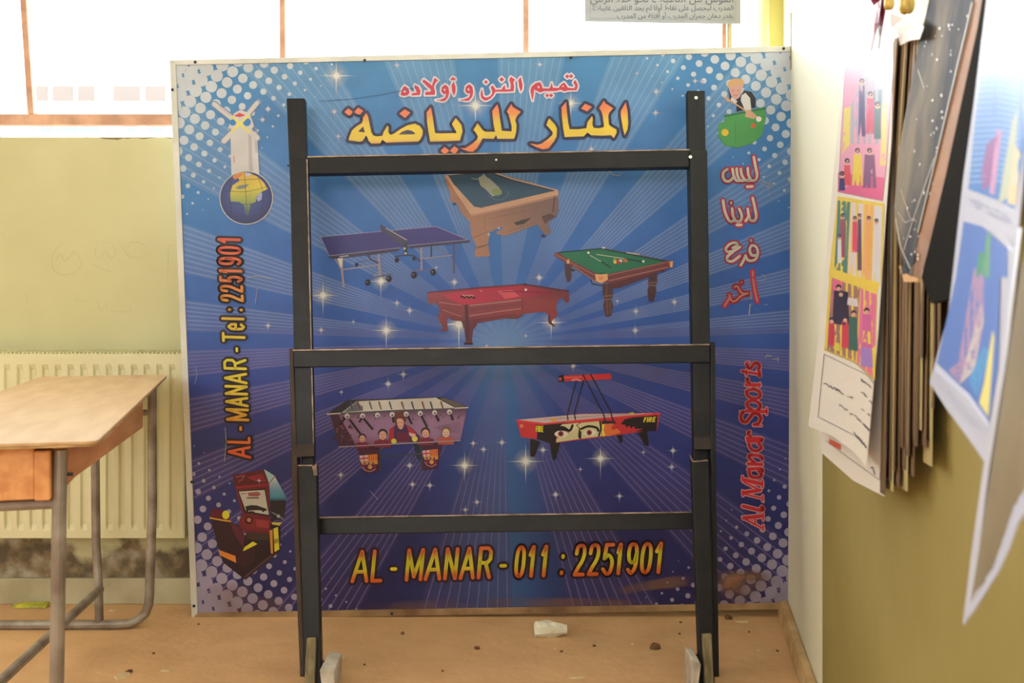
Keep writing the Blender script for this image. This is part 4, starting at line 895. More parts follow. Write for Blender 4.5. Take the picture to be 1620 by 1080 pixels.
head(395, 610, 30, w=1.9); head(570, 580, 38, w=1.9); head(935, 565, 36, w=1.9); head(1110, 560, 36, (120, 90, 70), (206, 176, 160), (170, 80, 70), w=1.9)
a.poly(z([(620, 640), (630, 530), (690, 490), (760, 490), (830, 530), (890, 600), (870, 645)]), (66, 36, 88)); a.poly(z([(622, 640), (632, 530), (668, 505), (665, 600), (650, 648)]), (160, 34, 52)); a.poly(z([(770, 500), (830, 535), (860, 580), (800, 575)]), (160, 44, 62)); a.poly(z([(690, 560), (780, 560), (800, 640), (690, 640)]), (96, 32, 66))
a.poly(smooth_line(z([(675, 400), (720, 380), (762, 395), (772, 450), (745, 500), (700, 530), (672, 470)]), 4, True), (98, 50, 52)); a.poly(smooth_line(z([(690, 450), (735, 445), (750, 480), (735, 530), (705, 520)]), 4, True), (198, 156, 140)); a.disc(*z([(705, 478)])[0], .8, (60, 40, 44)); a.disc(*z([(733, 478)])[0], .8, (60, 40, 44)); a.stroke(z([(708, 510), (730, 508)]), .8, (120, 60, 60))
a.disc(*z([(665, 635)])[0], 4.2, (196, 190, 76)); a.disc(*z([(843, 615)])[0], 4.6, (196, 190, 76)); a.poly(z([(790, 560), (850, 575), (850, 610), (800, 590)]), (200, 160, 144))
for q in ([(290, 455), (375, 568)], [(405, 440), (480, 530)], [(390, 440), (372, 468)], [(245, 440), (208, 490)], [(655, 425), (662, 470)], [(785, 425), (815, 482)], [(898, 415), (945, 510)], [(1020, 405), (1045, 460)], [(1148, 395), (1168, 450)], [(525, 415), (532, 425)]): a.stroke(z(q), 3.4, (34, 26, 40))
for x, y in ((265, 420), (397, 418), (525, 413), (650, 408), (770, 404), (890, 398), (1013, 392), (1140, 386)): a.disc(*z([(x, y)])[0], 3.9, (200, 196, 200)); a.disc(*z([(x+2, y+5)])[0], 2.0, (110, 104, 116))
a.stroke(z([(196, 684), (1232, 630)]), 1.6, (150, 140, 156))
a.build('picture', sign, label='printed football table with players and club crests')
# air hockey table
a = pic(); z = lambda p: Z(790, 580, 5.4, p); S = 5.4
for q in ([(262, 615), (352, 640), (300, 770), (264, 765)], [(428, 645), (522, 648), (482, 795), (455, 792)], [(1000, 585), (1052, 582), (1052, 645), (1030, 652)], [(1178, 548), (1262, 545), (1278, 676), (1240, 672)]): a.poly(z(q), (26, 24, 34))
a.poly(z([(150, 455), (700, 402), (1372, 392), (1368, 412), (1345, 545), (1240, 552), (950, 590), (500, 648), (320, 616), (186, 602), (165, 525)]), (186, 48, 58))
a.poly(z([(160, 452), (700, 404), (1365, 396), (900, 438), (380, 485)]), (186, 168, 172)); a.stroke(z([(150, 458), (380, 488), (900, 440), (1370, 400)]), 2.6, (206, 56, 66)); a.stroke(z([(380, 408+40), (1200, 398)]), .8, (120, 110, 130))
a.poly(z([(378, 495), (560, 480), (640, 480), (610, 530), (560, 555), (490, 590), (480, 648), (420, 650), (320, 615), (325, 560)]), (30, 24, 34))
a.poly(z([(1035, 490), (1070, 450), (1140, 432), (1352, 412), (1342, 548), (1230, 552), (1160, 552), (1230, 530), (1160, 530), (1150, 505), (1125, 528), (1110, 500), (1085, 520), (1075, 495)]), (30, 24, 34))
a.poly(z([(620, 485), (870, 462), (874, 592), (680, 616), (486, 645), (490, 610), (590, 570), (610, 520)]), (196, 188, 146)); a.poly(z([(600, 490), (690, 478), (700, 520), (640, 540), (600, 560), (620, 520)]), (204, 196, 160))
a.poly(z([(690, 620), (672, 600), (680, 520), (700, 560), (700, 612)]), (30, 24, 34))
a.poly(z([(520, 505), (540, 490), (640, 482), (620, 510), (600, 540)]), (196, 188, 150))
a.stroke(smooth_line(z([(470, 530), (540, 515), (600, 545), (625, 500)]), 4), 3.8, (26, 22, 30)); a.poly(smooth_line(z([(470, 575), (500, 548), (560, 550), (588, 570), (560, 600), (500, 598)]), 4, True), (212, 206, 196)); a.disc(*z([(525, 572)])[0], 4.4, (130, 40, 50)); a.disc(*z([(525, 572)])[0], 1.8, (30, 20, 26))
a.stroke(smooth_line(z([(700, 530), (760, 508), (830, 520), (845, 545)]), 4), 3.6, (26, 22, 30)); a.poly(smooth_line(z([(715, 565), (745, 540), (800, 540), (830, 560), (800, 585), (740, 585)]), 4, True), (212, 206, 196)); a.disc(*z([(768, 562)])[0], 4.2, (130, 40, 50)); a.disc(*z([(768, 562)])[0], 1.8, (30, 20, 26)); a.stroke(z([(860, 465), (868, 530), (850, 590)]), 2.8, (26, 22, 30)); a.stroke(z([(690, 480), (660, 500), (690, 530)]), 1.2, (26, 22, 30))
a.poly(z([(874, 492), (960, 480), (1040, 560), (950, 590), (878, 592)]), (212, 110, 60)); a.poly(z([(876, 492), (900, 490), (890, 540), (905, 590), (878, 592)]), (212, 200, 80)); a.poly(z([(960, 500), (1030, 520), (960, 540)]), (186, 48, 58))
a.poly(z([(440, 445), (490, 440), (488, 465), (442, 468)]), (214, 150, 60)); a.poly(z([(1110, 392), (1148, 388), (1150, 406), (1112, 408)]), (206, 180, 70)); a.disc(*z([(190, 505)])[0], 3, (214, 120, 100))
a.poly(z([(548, 76), (950, 58), (966, 104), (560, 126)]), (190, 46, 58)); a.poly(z([(505, 78), (548, 66), (552, 126), (508, 132)]), (36, 26, 36)); a.disc(*z([(520, 104)])[0], 2.4, (190, 70, 76)); a.stroke(z([(560, 92), (700, 88)]), 1.2, (210, 120, 120)); a.stroke(z([(620, 115), (660, 105), (695, 120)]), 1.6, (206, 170, 170))
for q in ([(655, 130), (580, 410), (586, 455)], [(720, 120), (640, 400), (650, 450)], [(715, 68), (890, 405), (905, 465)], [(780, 65), (950, 380), (975, 480)]): a.stroke(z(q), 2.0, (36, 30, 48))
a.poly(z([(875, 462), (985, 462), (1000, 482), (880, 488)]), (36, 30, 48))
def fire(x0, x1, yt, yb, sh, dy):
    n = 4; its = []; wd = (x1-x0)
    for i, (ch, a0, a1) in enumerate((('F', 0, .24), ('I', .27, .37), ('R', .42, .68), ('E', .74, 1))):
        its.append((ch, (x0+a0*wd)/S, (x0+a1*wd)/S))
    def fr(aa, h): return (790+aa+h*sh/S, 580+(yb+(aa*S-x0)/wd*dy-h*(yb-yt))/S)
    text_on(a, its, fr, 1.7, (214, 200, 56), .9, (30, 24, 20))
a.up(); fire(310, 376, 508, 552, 0, 2); a.up(); a.up(); fire(1230, 1332, 436, 472, 8, -6)
a.build('picture', sign, label='printed red air hockey table with staring eyes on its side')
# arcade machine
a = pic(); z = lambda p: Z(320, 735, 5.687, p); S = 5.687
a.poly(z([(160, 800), (300, 700), (480, 560), (620, 520), (705, 560), (700, 760), (640, 805), (380, 1030), (190, 880)]), (34, 20, 34))
a.poly(z([(640, 800), (720, 760), (390, 1035), (370, 1015)]), (56, 26, 42)); a.stroke(z([(380, 1010), (620, 815)]), .8, (120, 90, 100), round=False)
a.poly(z([(272, 92), (555, 42), (600, 170), (612, 470), (600, 620), (420, 640), (330, 560), (335, 490), (360, 450), (320, 300), (298, 200)]), (104, 26, 42))
a.poly(z([(275, 92), (552, 48), (590, 165), (300, 195)]), (84, 22, 38)); a.poly(z([(400, 110), (540, 80), (575, 150), (480, 150)]), (130, 30, 48)); a.stroke(z([(300, 110), (380, 95), (360, 130), (330, 150)]), 2, (126, 70, 80)); a.stroke(z([(303, 202), (600, 178), (655, 105)]), 3, (138, 30, 46))
a.poly(z([(318, 228), (568, 212), (610, 462), (378, 432)]), (20, 16, 24)); a.poly(z([(328, 240), (560, 226), (600, 450), (392, 416)]), (178, 176, 172))
a.poly(z([(385, 375), (440, 362), (490, 365), (575, 395), (580, 415), (500, 408), (400, 412)]), (34, 28, 34)); a.disc(*z([(405, 408)])[0], 2.2, (24, 20, 26)); a.disc(*z([(548, 412)])[0], 2.2, (24, 20, 26))
a.poly(z([(405, 252), (500, 242), (530, 262), (500, 285), (420, 282)]), (140, 80, 80)); a.stroke(z([(405, 298), (505, 298)]), 2.2, (90, 60, 64)); a.stroke(z([(350, 262), (395, 258)]), 1.4, (120, 110, 110)); a.poly(z([(420, 415), (470, 420), (480, 450), (440, 440)]), (44, 30, 36))
a.poly(z([(555, 38), (652, 100), (600, 165)]), (150, 188, 196)); a.poly(z([(655, 108), (762, 300), (745, 325), (612, 325), (602, 172)]), lambda x, y: stops(y, [(755, (186, 196, 190)), (772, (110, 150, 186)), (785, (70, 140, 166)), (793, (40, 60, 90))]), band=4)
a.poly(z([(612, 322), (752, 320), (735, 480), (620, 512)]), (30, 28, 40)); a.stroke(z([(630, 430), (690, 460), (730, 490)]), 2.2, (110, 104, 116)); a.disc(*z([(685, 462)])[0], 2.6, (160, 156, 160))
a.poly(z([(360, 468), (620, 498), (608, 600), (400, 570), (340, 520)]), (112, 32, 44)); a.poly(z([(480, 490), (600, 505), (595, 570), (490, 560)]), (140, 50, 56)); a.disc(*z([(418, 498)])[0], 6.2, (44, 20, 28)); a.disc(*z([(420, 496)])[0], 3.4, (170, 100, 80))
a.poly(z([(400, 600), (600, 620), (600, 680), (400, 670)]), (58, 44, 40)); a.poly(z([(622, 518), (718, 518), (695, 545), (632, 538)]), (186, 170, 56)); a.poly(z([(640, 575), (680, 558), (694, 760), (650, 785)]), (196, 186, 50)); a.poly(z([(645, 670), (685, 662), (685, 700), (648, 712)]), (150, 130, 60)); a.poly(z([(604, 592), (632, 582), (636, 800), (618, 796)]), (190, 130, 50))
a.poly(z([(80, 485), (260, 518), (330, 545), (385, 640), (372, 790), (300, 860), (160, 795), (110, 620)]), (46, 22, 36)); a.poly(z([(250, 520), (330, 560), (385, 650), (365, 740), (300, 640)]), (82, 28, 50))
a.poly(smooth_line(z([(88, 402), (185, 408), (235, 430), (240, 500), (160, 495), (75, 480)]), 4, True), (92, 22, 42)); a.disc(*z([(212, 450)])[0], 5.8, (206, 200, 52), ry=6.8); a.stroke(z([(70, 478), (190, 500), (255, 508)]), 2.2, (206, 160, 52))
a.poly(z([(365, 775), (378, 742), (455, 690), (497, 712), (380, 772)]), (202, 192, 50)); a.poly(z([(150, 765), (298, 820), (306, 882), (156, 812)]), (206, 124, 48))
a.poly(z([(310, 880), (340, 800), (470, 740), (465, 860), (380, 930)]), (54, 24, 38))
a.build('picture', sign, label='printed red sit-down arcade machine with yellow seat')
# scratches, scribbles and brown blotches on the print
a = Art(BP, base=.0036, step=1e-6)
GREY = (150, 150, 150)
for q, wq in ((HG([(465, 775), (460, 870)]), 1.6), (HG([(455, 930), (440, 1060)]), 2.0), (HG([(440, 935), (490, 925)]), .9), (HG([(520, 630), (580, 640), (650, 620), (640, 570), (600, 545)]), .8), (HG([(630, 930), (680, 940)]), .9), (HF([(615, 440), (650, 380), (660, 400), (690, 400)]), 1.4), (HF([(680, 460), (740, 440)]), 2.0), (HF([(700, 470), (730, 490)]), 1.4),
              (Z(1160, 560, 7.71, [(390, 40), (420, 10), (440, 25), (470, 20)]), 1.8), (Z(1160, 560, 7.71, [(480, 55), (530, 60), (550, 40), (545, 90)]), 1.5), ([(390, 440), (405, 436), (431, 441)], 1.1), ([(407, 455), (404, 480)], .9), ([(309, 580), (312, 592), (308, 608)], .8), ([(356, 676), (358, 698), (355, 730)], 1.0), ([(962, 266), (968, 276), (980, 278), (982, 272)], 1.2), ([(585, 776), (598, 790)], .7), ([(1215, 290), (1228, 292)], 1.4)):
    a.stroke(q, wq, GREY, round=False)
a.stroke([(505, 160), (560, 156), (600, 150), (660, 138)], .8, (60, 92, 140), round=False)
a.build('scratches', face, kind='stuff', label='pale scratches and scribbles on the print')
def blotch_mat():
    m = bpy.data.materials.new('brown_blotches'); m.use_nodes = True; nt = m.node_tree; b = nt.nodes['Principled BSDF']
    b.inputs['Base Color'].default_value = colr((138, 100, 78)); b.inputs['Roughness'].default_value = .8
    a_ = N(nt, 'ShaderNodeVertexColor'); a_.layer_name = 'ink'
    n = N(nt, 'ShaderNodeTexNoise'); n.inputs['Scale'].default_value = 9; n.inputs['Detail'].default_value = 6
    tc = N(nt, 'ShaderNodeTexCoord'); nt.links.new(tc.outputs['Object'], n.inputs[0])
    mr = N(nt, 'ShaderNodeMapRange'); mr.inputs[1].default_value = .35; mr.inputs[2].default_value = .65; nt.links.new(n.outputs[0], mr.inputs[0])
    mu = N(nt, 'ShaderNodeMath', operation='MULTIPLY'); nt.links.new(mr.outputs[0], mu.inputs[0]); nt.links.new(a_.outputs[1], mu.inputs[1]); nt.links.new(mu.outputs[0], b.inputs['Alpha'])
    return m
M['blotch'] = blotch_mat()
a = Art(BP, base=.0040, step=1e-6, window=WIN)
def blot(pts, al):
    cx = sum(p[0] for p in pts)/len(pts); cy = sum(p[1] for p in pts)/len(pts); q = smooth_line(pts, 4, True); n = len(q)
    mid = [(cx+(x-cx)*.6, cy+(y-cy)*.6) for x, y in q]; a.up()
    for k in range(n):
        k2 = (k+1) % n
        for tri, als in (([(cx, cy), mid[k], mid[k2]], (al, al, al)), ([mid[k], q[k], q[k2], mid[k2]], (al, 0, 0, al))):
            i0 = len(a.v)
            for p in tri: a.v.append(BP.pt(p[0], p[1], a.z))
            a.f.append(tuple(range(i0, i0+len(tri)))); a.c += [(1, 1, 1, t) for t in als]
blot([(985, 925), (1050, 912), (1100, 908), (1100, 926), (1040, 934), (980, 940)], .7)
blot([(1128, 905), (1200, 900), (1250, 915), (1262, 935), (1225, 960), (1140, 965), (1125, 940)], 1.0)
blot([(560, 958), (700, 945), (900, 942), (1060, 950), (1080, 968), (800, 975), (570, 980)], .45)
blot([(320, 930), (380, 920), (450, 945), (460, 975), (330, 980)], .4)
a.build('brown_blotches', face, m='blotch', kind='stuff', label='brown blotches along the bottom of the board')

# ---------------------------------------------------------------- black steel stand
SP = Plane((453, 150, 2.945), (1115, 150, 2.945), (472, 1061, 2.657))
sb = SP.pt(800, 1061)
stand = empty('steel_stand', (sb.x, sb.y, 0), label='black steel tube frame stand with three crossbars standing in front of the sign', cat='stand')
def fl_y(x, off):     # picture row where the shifted stand plane meets the floor
    lo, hi = 1000, 1200
    for _ in range(40):
        m_ = (lo+hi)/2
        if SP.pt(x, m_, off).z > .001: lo = m_
        else: hi = m_
    return lo
B = .0025
def pr(name, pts, off, th, m='black_steel', **kw): return prism(name, SP, pts, off, th, M[m], stand, bevel=kw.pop('bevel', B), **kw)
pr('post', [(453, 155), (482, 155), (497, 760), (478, 760)], 0, .03)
pr('post', [(1087, 143), (1115.5, 143), (1121, 760), (1098, 760)], 0, .03)
pr('sleeve', [(458, 251), (486, 250), (496.5, 720), (468, 722)], .035, .034, label='outer sleeve slid over the left post')
pr('sleeve', [(1091, 239), (1119, 237), (1126, 709), (1098.5, 710)], .035, .034, label='outer sleeve slid over the right post')
pr('crossbar', [(487, 248.5), (1091, 237), (1091, 264), (487.5, 275)], .03, .028)
pr('crossbar', [(464, 554.5), (1123, 545.5), (1124, 573), (465, 581)], .045, .009)
pr('crossbar', [(500, 819), (1098, 810.5), (1098.5, 837), (501, 845.5)], .03, .028)
pr('side_strut', [(457, 551), (464, 551), (471.5, 780), (482, fl_y(478, .04)), (474.5, fl_y(478, .04)), (462.5, 780)], .04, .045, m='rust_steel', label='rusty brown side strut of the left leg')
pr('side_strut', [(1124, 541), (1131.5, 540), (1133.5, 780), (1138, fl_y(1131, .04)), (1129, fl_y(1131, .04)), (1125, 780)], .04, .045)
y1 = fl_y(495, .095); y2 = fl_y(1115, .095)
pr('leg', [(471.5, 736), (500.5, 735), (508.5, y1), (482, y1)], .095, .03)
pr('leg', [(1094, 727), (1120.5, 726), (1131, y2), (1107.5, y2)], .095, .03)
# thin bare edges where paint has worn off (flanges of the tubes)
for q, off in (([(486, 247), (1091, 235.6), (1091, 237.4), (486, 249)], .031), ([(463, 552.8), (1123, 543.6), (1123, 545.8), (463, 555)], .046), ([(501, 817.4), (1098, 808.8), (1098, 810.8), (501, 819.4)], .031), ([(493.5, 738), (500.5, 733), (502, 752), (497, 752)], .098), ([(1094, 729), (1090.5, 718), (1097.5, 729), (1120, 727), (1120.5, 728.5), (1096, 731)], .098), ([(471.5, 735), (494, 735), (494, 737), (471.5, 737)], .097), ([(484.6, 252), (486.6, 252), (497, 719), (495.4, 719)], .0365)):
    pr('worn_edge', q, off, .002, m='worn_edge', bevel=0)
prism('rubber_cap', SP, [(467, 703), (496.5, 701), (497, 721), (468, 723)], .038, .003, M['rust_steel'], stand)
prism('rubber_cap', SP, [(1098, 692), (1126, 691), (1126.5, 710), (1098.5, 711)], .038, .003, M['rust_steel'], stand)
for x, y, m, off in ((1101, 155, 'bright_screw', 0), (467, 167, 'screw', 0), (1092, 248.5, 'bright_screw', .033), (456, 262, 'screw', .0), (785, 253, 'bright_screw', .029)):
    mb = MB(); cyl(mb, SP.pt(x, y, off), SP.n, .0048 if m == 'bright_screw' and x > 1000 else .003, .003, 10); mb.build('screw', M[m], stand)
pr('foot_slat', [(484.7, 1009), (499, 1009), (497.5, fl_y(492, .115)), (481, fl_y(492, .115))], .115, .018, m='raw_wood', label='grey wooden slat fixed to the left leg')
pr('foot_slat', [(1111.5, 1003), (1126, 1002), (1130, fl_y(1120, .115)), (1115, fl_y(1120, .115))], .115, .018, m='raw_wood', label='grey wooden slat fixed to the right leg')
for (x0, x1, yt, sgn) in ((509, 531, 1052, 1), (1094, 1107, 1043, -1)):
    a0 = P(x0, yt, 2.50); a1 = P(x1, yt+2, 2.50); mb = MB()
    zt_ = a0.z; s_ = .008*sgn
    mb.add([(a0.x+s_, 2.47, 0), (a1.x-.004+s_, 2.47, 0), (a1.x-.004, 2.6, 0), (a0.x, 2.6, 0), (a0.x, 2.47, zt_), (a1.x, 2.48, zt_-.004), (a1.x, 2.6, zt_-.004), (a0.x, 2.6, zt_)],
           [(0, 3, 2, 1), (4, 5, 6, 7), (0, 1, 5, 4), (1, 2, 6, 5), (2, 3, 7, 6), (3, 0, 4, 7)])
    mb.build('foot_block', M['white_block'], stand, bevel=.003, label='whitewashed block at the foot')
for x, y in ((510, 1046), (1100, 1036)):
    c = SP.pt(x, y, .08); mb = MB(); cyl(mb, c+Vector((-.012, 0, 0)), (1, 0, 0), .003, .024, 8); mb.build('bolt', M['screw'], stand)

# ---------------------------------------------------------------- right wall: posters and papers
def sheet(name, S, poly, m, parent=None, solid=.0006, cell=26, **kw):
    """tessellate a px polygon on surface S by a grid"""
    xs_ = [p[0] for p in poly]; ys_ = [p[1] for p in poly]; v = []; f = []; idx = {}
    tris = tessellate_polygon([[Vector((x, y, 0)) for x, y in poly]])
    def vid(p):
        k = (round(p[0], 3), round(p[1], 3))
        if k not in idx: idx[k] = len(v); v.append(S.pt(p[0], p[1]))
        return idx[k]
    for t in tris:
        tp = [poly[i] for i in t]
        x = math.floor(min(p[0] for p in tp)/cell)*cell
        while x < max(p[0] for p in tp):
            y = math.floor(min(p[1] for p in tp)/cell)*cell
            while y < max(p[1] for p in tp):
                q = tp
                for h in ((1, 0, -x), (-1, 0, x+cell), (0, 1, -y), (0, -1, y+cell)):
                    q = clip(q, *h)
                    if len(q) < 3: break
                if len(q) >= 3:
                    ids = []
                    for p in q:
                        i = vid(p)
                        if i not in ids: ids.append(i)
                    if len(ids) >= 3: f.append(tuple(ids))
                y += cell
            x += cell
    return mesh(name, v, f, m, parent, solid=solid, **kw)
def squiggle(art, x0, y0, x1, y1, h, c, w=.9, n=None):
    L = math.hypot(x1-x0, y1-y0); n = n or max(3, int(L/3.2)); q = []
    for k in range(n+1):
        t = k/n
        if random.random() < .16:
            if len(q) > 1: art.stroke(q, w, c, up=False, round=False)
            q = []; continue
        q.append((x0+(x1-x0)*t, y0+(y1-y0)*t+random.uniform(-h, h)*.5))
    if len(q) > 1: art.stroke(q, w, c, up=False, round=False)

# poster with story pictures
S1 = Bent((1335, 88, 1.75), (1423, 42, 1.45), (1371, 737, 1.46), (1279, 674, 1.78), bow=-.02)
e = S1.pt(1325, 700)
pos = empty('story_poster', (e.x, e.y, e.z), label='laminated story poster with pink and yellow comic pictures, hanging below the maroon ribbon', cat='poster')
sheet('sheet', S1, [(1335, 88), (1372, 76), (1380, 62), (1423, 42), (1412, 200), (1401, 350), (1390, 520), (1371, 737), (1348, 712), (1318, 690), (1279, 674), (1297, 520), (1312, 350), (1326, 200)], M['white_paper'], pos)
a = Art(S1, base=.0022, step=1.2e-5); c5 = lambda p: Z(1280, 0, 2.456, p); c6 = lambda p: Z(1260, 400, 2.7, p)
DKC = (70, 60, 84)
def fill(q, c): a.poly(q, c)
# subdivided polygons so that they follow the bow of the sheet
def fillb(q, c): a.poly(q, c, cell=9)
fillb(c5([(140, 262), (328, 232), (300, 640), (285, 780), (112, 745)]), (214, 150, 178))
fillb(c5([(215, 255), (272, 246), (270, 560), (150, 560), (160, 410), (200, 330)]), (166, 160, 180)); fillb(c5([(136, 420), (162, 414), (158, 560), (128, 600)]), (214, 196, 96)); fillb(c5([(284, 400), (304, 396), (298, 640), (276, 645)]), (214, 196, 110))
fillb(c5([(250, 350), (285, 345), (278, 480), (248, 480)]), (92, 124, 134)); fillb(c5([(112, 670), (292, 690), (285, 780), (112, 745)]), (206, 96, 140))
for (x, y, w_, h_, c) in ((205, 330, 20, 200, (86, 70, 116)), (238, 380, 26, 140, (196, 84, 116)), (188, 600, 30, 120, (214, 190, 70)), (235, 600, 38, 130, (128, 84, 124)), (148, 640, 22, 80, (200, 76, 90)), (128, 690, 18, 50, (60, 60, 110)), (266, 420, 20, 120, (84, 110, 116))):
    fillb(c5([(x-w_/2, y), (x+w_/2, y), (x+w_*.7, y+h_), (x-w_*.7, y+h_)]), c); a.disc(*c5([(x, y-8)])[0], 4.2, (214, 170, 150)); a.disc(*c5([(x, y-16)])[0], 4.0, (58, 46, 66))
for q in (c5([(140, 262), (328, 232)]), c5([(112, 745), (285, 780)]), c5([(140, 262), (112, 745)])): a.stroke(q, .8, (150, 120, 140), round=False, seg=14)
for k in range(2): squiggle(a, *c5([(150, 232+k*10)])[0], *c5([(300, 214+k*10)])[0], 3, (150, 150, 180), .8)
# yellow framed lower pictures
fillb(c5([(110, 762), (292, 790), (282, 1080)])+c6([(345, 165), (335, 545), (250, 470), (118, 415), (140, 100)])+c5([(75, 1080)]), (216, 190, 70))
fillb(c5([(112, 778), (160, 785), (148, 1062), (98, 1045)]), (84, 122, 108)); fillb(c5([(165, 785), (212, 792), (200, 1078), (152, 1064)]), (206, 190, 196)); fillb(c5([(218, 792), (250, 797), (240, 1090), (206, 1080)]), (216, 160, 110)); fillb(c5([(254, 797), (284, 802), (276, 1098), (244, 1090)]), (198, 196, 206))
fillb(c6([(152, 105), (272, 148), (252, 462), (130, 412)]), (150, 110, 96)); fillb(c6([(275, 150), (342, 178), (332, 535), (258, 470)]), (206, 110, 144)); fillb(c6([(155, 105), (200, 122), (180, 230), (145, 250)]), (206, 100, 128))
for (x, y, w_, h_, c) in ((130, 850, 16, 150, (150, 70, 84)), (118, 930, 14, 90, (206, 200, 200)), (178, 860, 18, 120, (206, 70, 100)), (196, 850, 14, 200, (96, 70, 90)), (232, 860, 18, 190, (214, 160, 90)), (262, 870, 12, 160, (200, 190, 196))):
    fillb(c5([(x-w_/2, y), (x+w_/2, y), (x+w_*.6, y+h_), (x-w_*.6, y+h_)]), c); a.disc(*c5([(x, y-6)])[0], 3.2, (206, 160, 140)); a.disc(*c5([(x, y-14)])[0], 3.2, (54, 44, 58))
for (x, y, w_, h_, c) in ((190, 160, 60, 150, (46, 36, 48)), (150, 290, 24, 110, (190, 56, 66)), (208, 290, 26, 120, (196, 60, 70)), (242, 270, 34, 150, (60, 96, 86)), (172, 380, 22, 40, (206, 190, 60)), (240, 190, 40, 40, (200, 190, 190)), (300, 260, 36, 150, (190, 96, 150)), (300, 330, 30, 60, (216, 190, 70)), (300, 400, 44, 90, (150, 120, 190))):
    fillb(c6([(x-w_/2, y), (x+w_/2, y+6), (x+w_*.6, y+h_), (x-w_*.6, y+h_-8)]), c)
for x, y in ((190, 170), (150, 285), (208, 280), (245, 255), (300, 245), (180, 145)): a.disc(*c6([(x, y)])[0], 4.2, (50, 40, 52)); a.disc(*c6([(x, y+8)])[0], 3.2, (206, 160, 140))
for q in (c6([(118, 432), (300, 520), (332, 560)]), c6([(118, 432), (92, 700), (250, 780), (300, 830)]), c6([(118, 410), (250, 468), (335, 545)])): a.stroke(q, .8, (80, 70, 80), round=False, seg=12)
for (x0, y0, x1, y1) in ((115, 555, 240, 620), (175, 640, 240, 690), (275, 540, 322, 580), (275, 590, 322, 640), (270, 655, 318, 700), (245, 690, 312, 760), (245, 770, 300, 830)):
    for r in range(2): squiggle(a, *c6([(x0, y0)])[0], *c6([(x1, y1)])[0], 5, (72, 62, 78), 1.1)
a.build('print', pos, m='poster')
mb_ = c6
# second sheet under it
S2 = Bent((1340, 110, 1.74), (1432, 60, 1.42), (1399, 785, 1.425), (1299, 715, 1.75), bow=-.01)
S2.w = [x*.985 for x in S2.w]
e = S2.pt(1350, 740)
pos2 = empty('laminated_sheet', (e.x, e.y, e.z), label='laminated sheet sticking out below the story poster, with a small orange mark', cat='poster')
sheet('sheet', S2, [(1340, 110), (1432, 70), (1420, 400), (1399, 785), (1350, 760), (1299, 715), (1320, 400)], M['white_paper'], pos2)
a = Art(S2, base=.002, step=1e-5); a.poly(c6([(140, 792), (190, 818), (190, 842), (140, 815)]), (206, 96, 70), band=8); a.stroke(c6([(125, 800), (230, 880), (355, 970), (360, 900)]), .9, (110, 90, 80), round=False, seg=10); squiggle(a, *c6([(318, 915)])[0], *c6([(345, 950)])[0], 8, (60, 50, 50), 1.4, n=6)
a.build('print', pos2, m='poster')
# bundle of hanging sheets seen nearly edge on
random.seed(3)
BND = []
ORD = ('first', 'second', 'third', 'fourth', 'fifth', 'sixth', 'seventh', 'eighth', 'ninth', 'tenth', 'eleventh', 'twelfth', 'thirteenth', 'fourteenth', 'fifteenth', 'sixteenth', 'seventeenth', 'eighteenth', 'nineteenth', 'last')
ybs = [1000, 772, 752, 770, 740, 762, 700, 735, 770, 715, 745, 690, 700, 672, 560, 700, 690, 730, 640, 600]
for i in range(20):
    x = 1390+i*4.4+random.uniform(-1, 1); D = 1.50-.0105*i; wv = random.uniform(8, 13); yb_ = min(ybs[i], 775)
    yt = 64+random.uniform(-4, 6)-i*.8; sk_ = random.uniform(16, 24)-i*.2; d2 = D-.075
    Sx = Bent((x+sk_, yt, D), (x+sk_+wv, yt-5, d2), (x+wv-1, yb_+wv*.7, d2), (x-3, yb_, D), bow=random.uniform(-.004, .004))
    px_ = [(x+sk_, yt), (x+sk_+wv, yt-5), (x+wv*.9+5, yt+260), (x+wv-1, yb_+wv*.7), (x-3, yb_), (x+4, yt+320)]
    lite = i in (3, 8, 13, 17)
    sheet('paper_sheet', Sx, px_, M['sleeve'] if lite else M['brown_paper'], None, solid=.0012,
          label='%s %s hanging sheet from the left in the bundle beside the blackboard panel' % (ORD[i], 'pale yellow' if lite else 'brown'), cat='paper', group='bundle of hanging paper sheets')
# white cover paper folded over the top of the bundle
S3 = Bent((1405, 22, 1.40), (1464, 40, 1.26), (1452, 72, 1.27), (1422, 66, 1.40))
sheet('cover_paper', S3, [(1408, 20), (1430, 28), (1462, 42), (1455, 62), (1440, 64), (1424, 72), (1420, 48), (1410, 44)], M['white_paper'], None, label='white paper folded over the top of the hanging bundle', cat='paper')
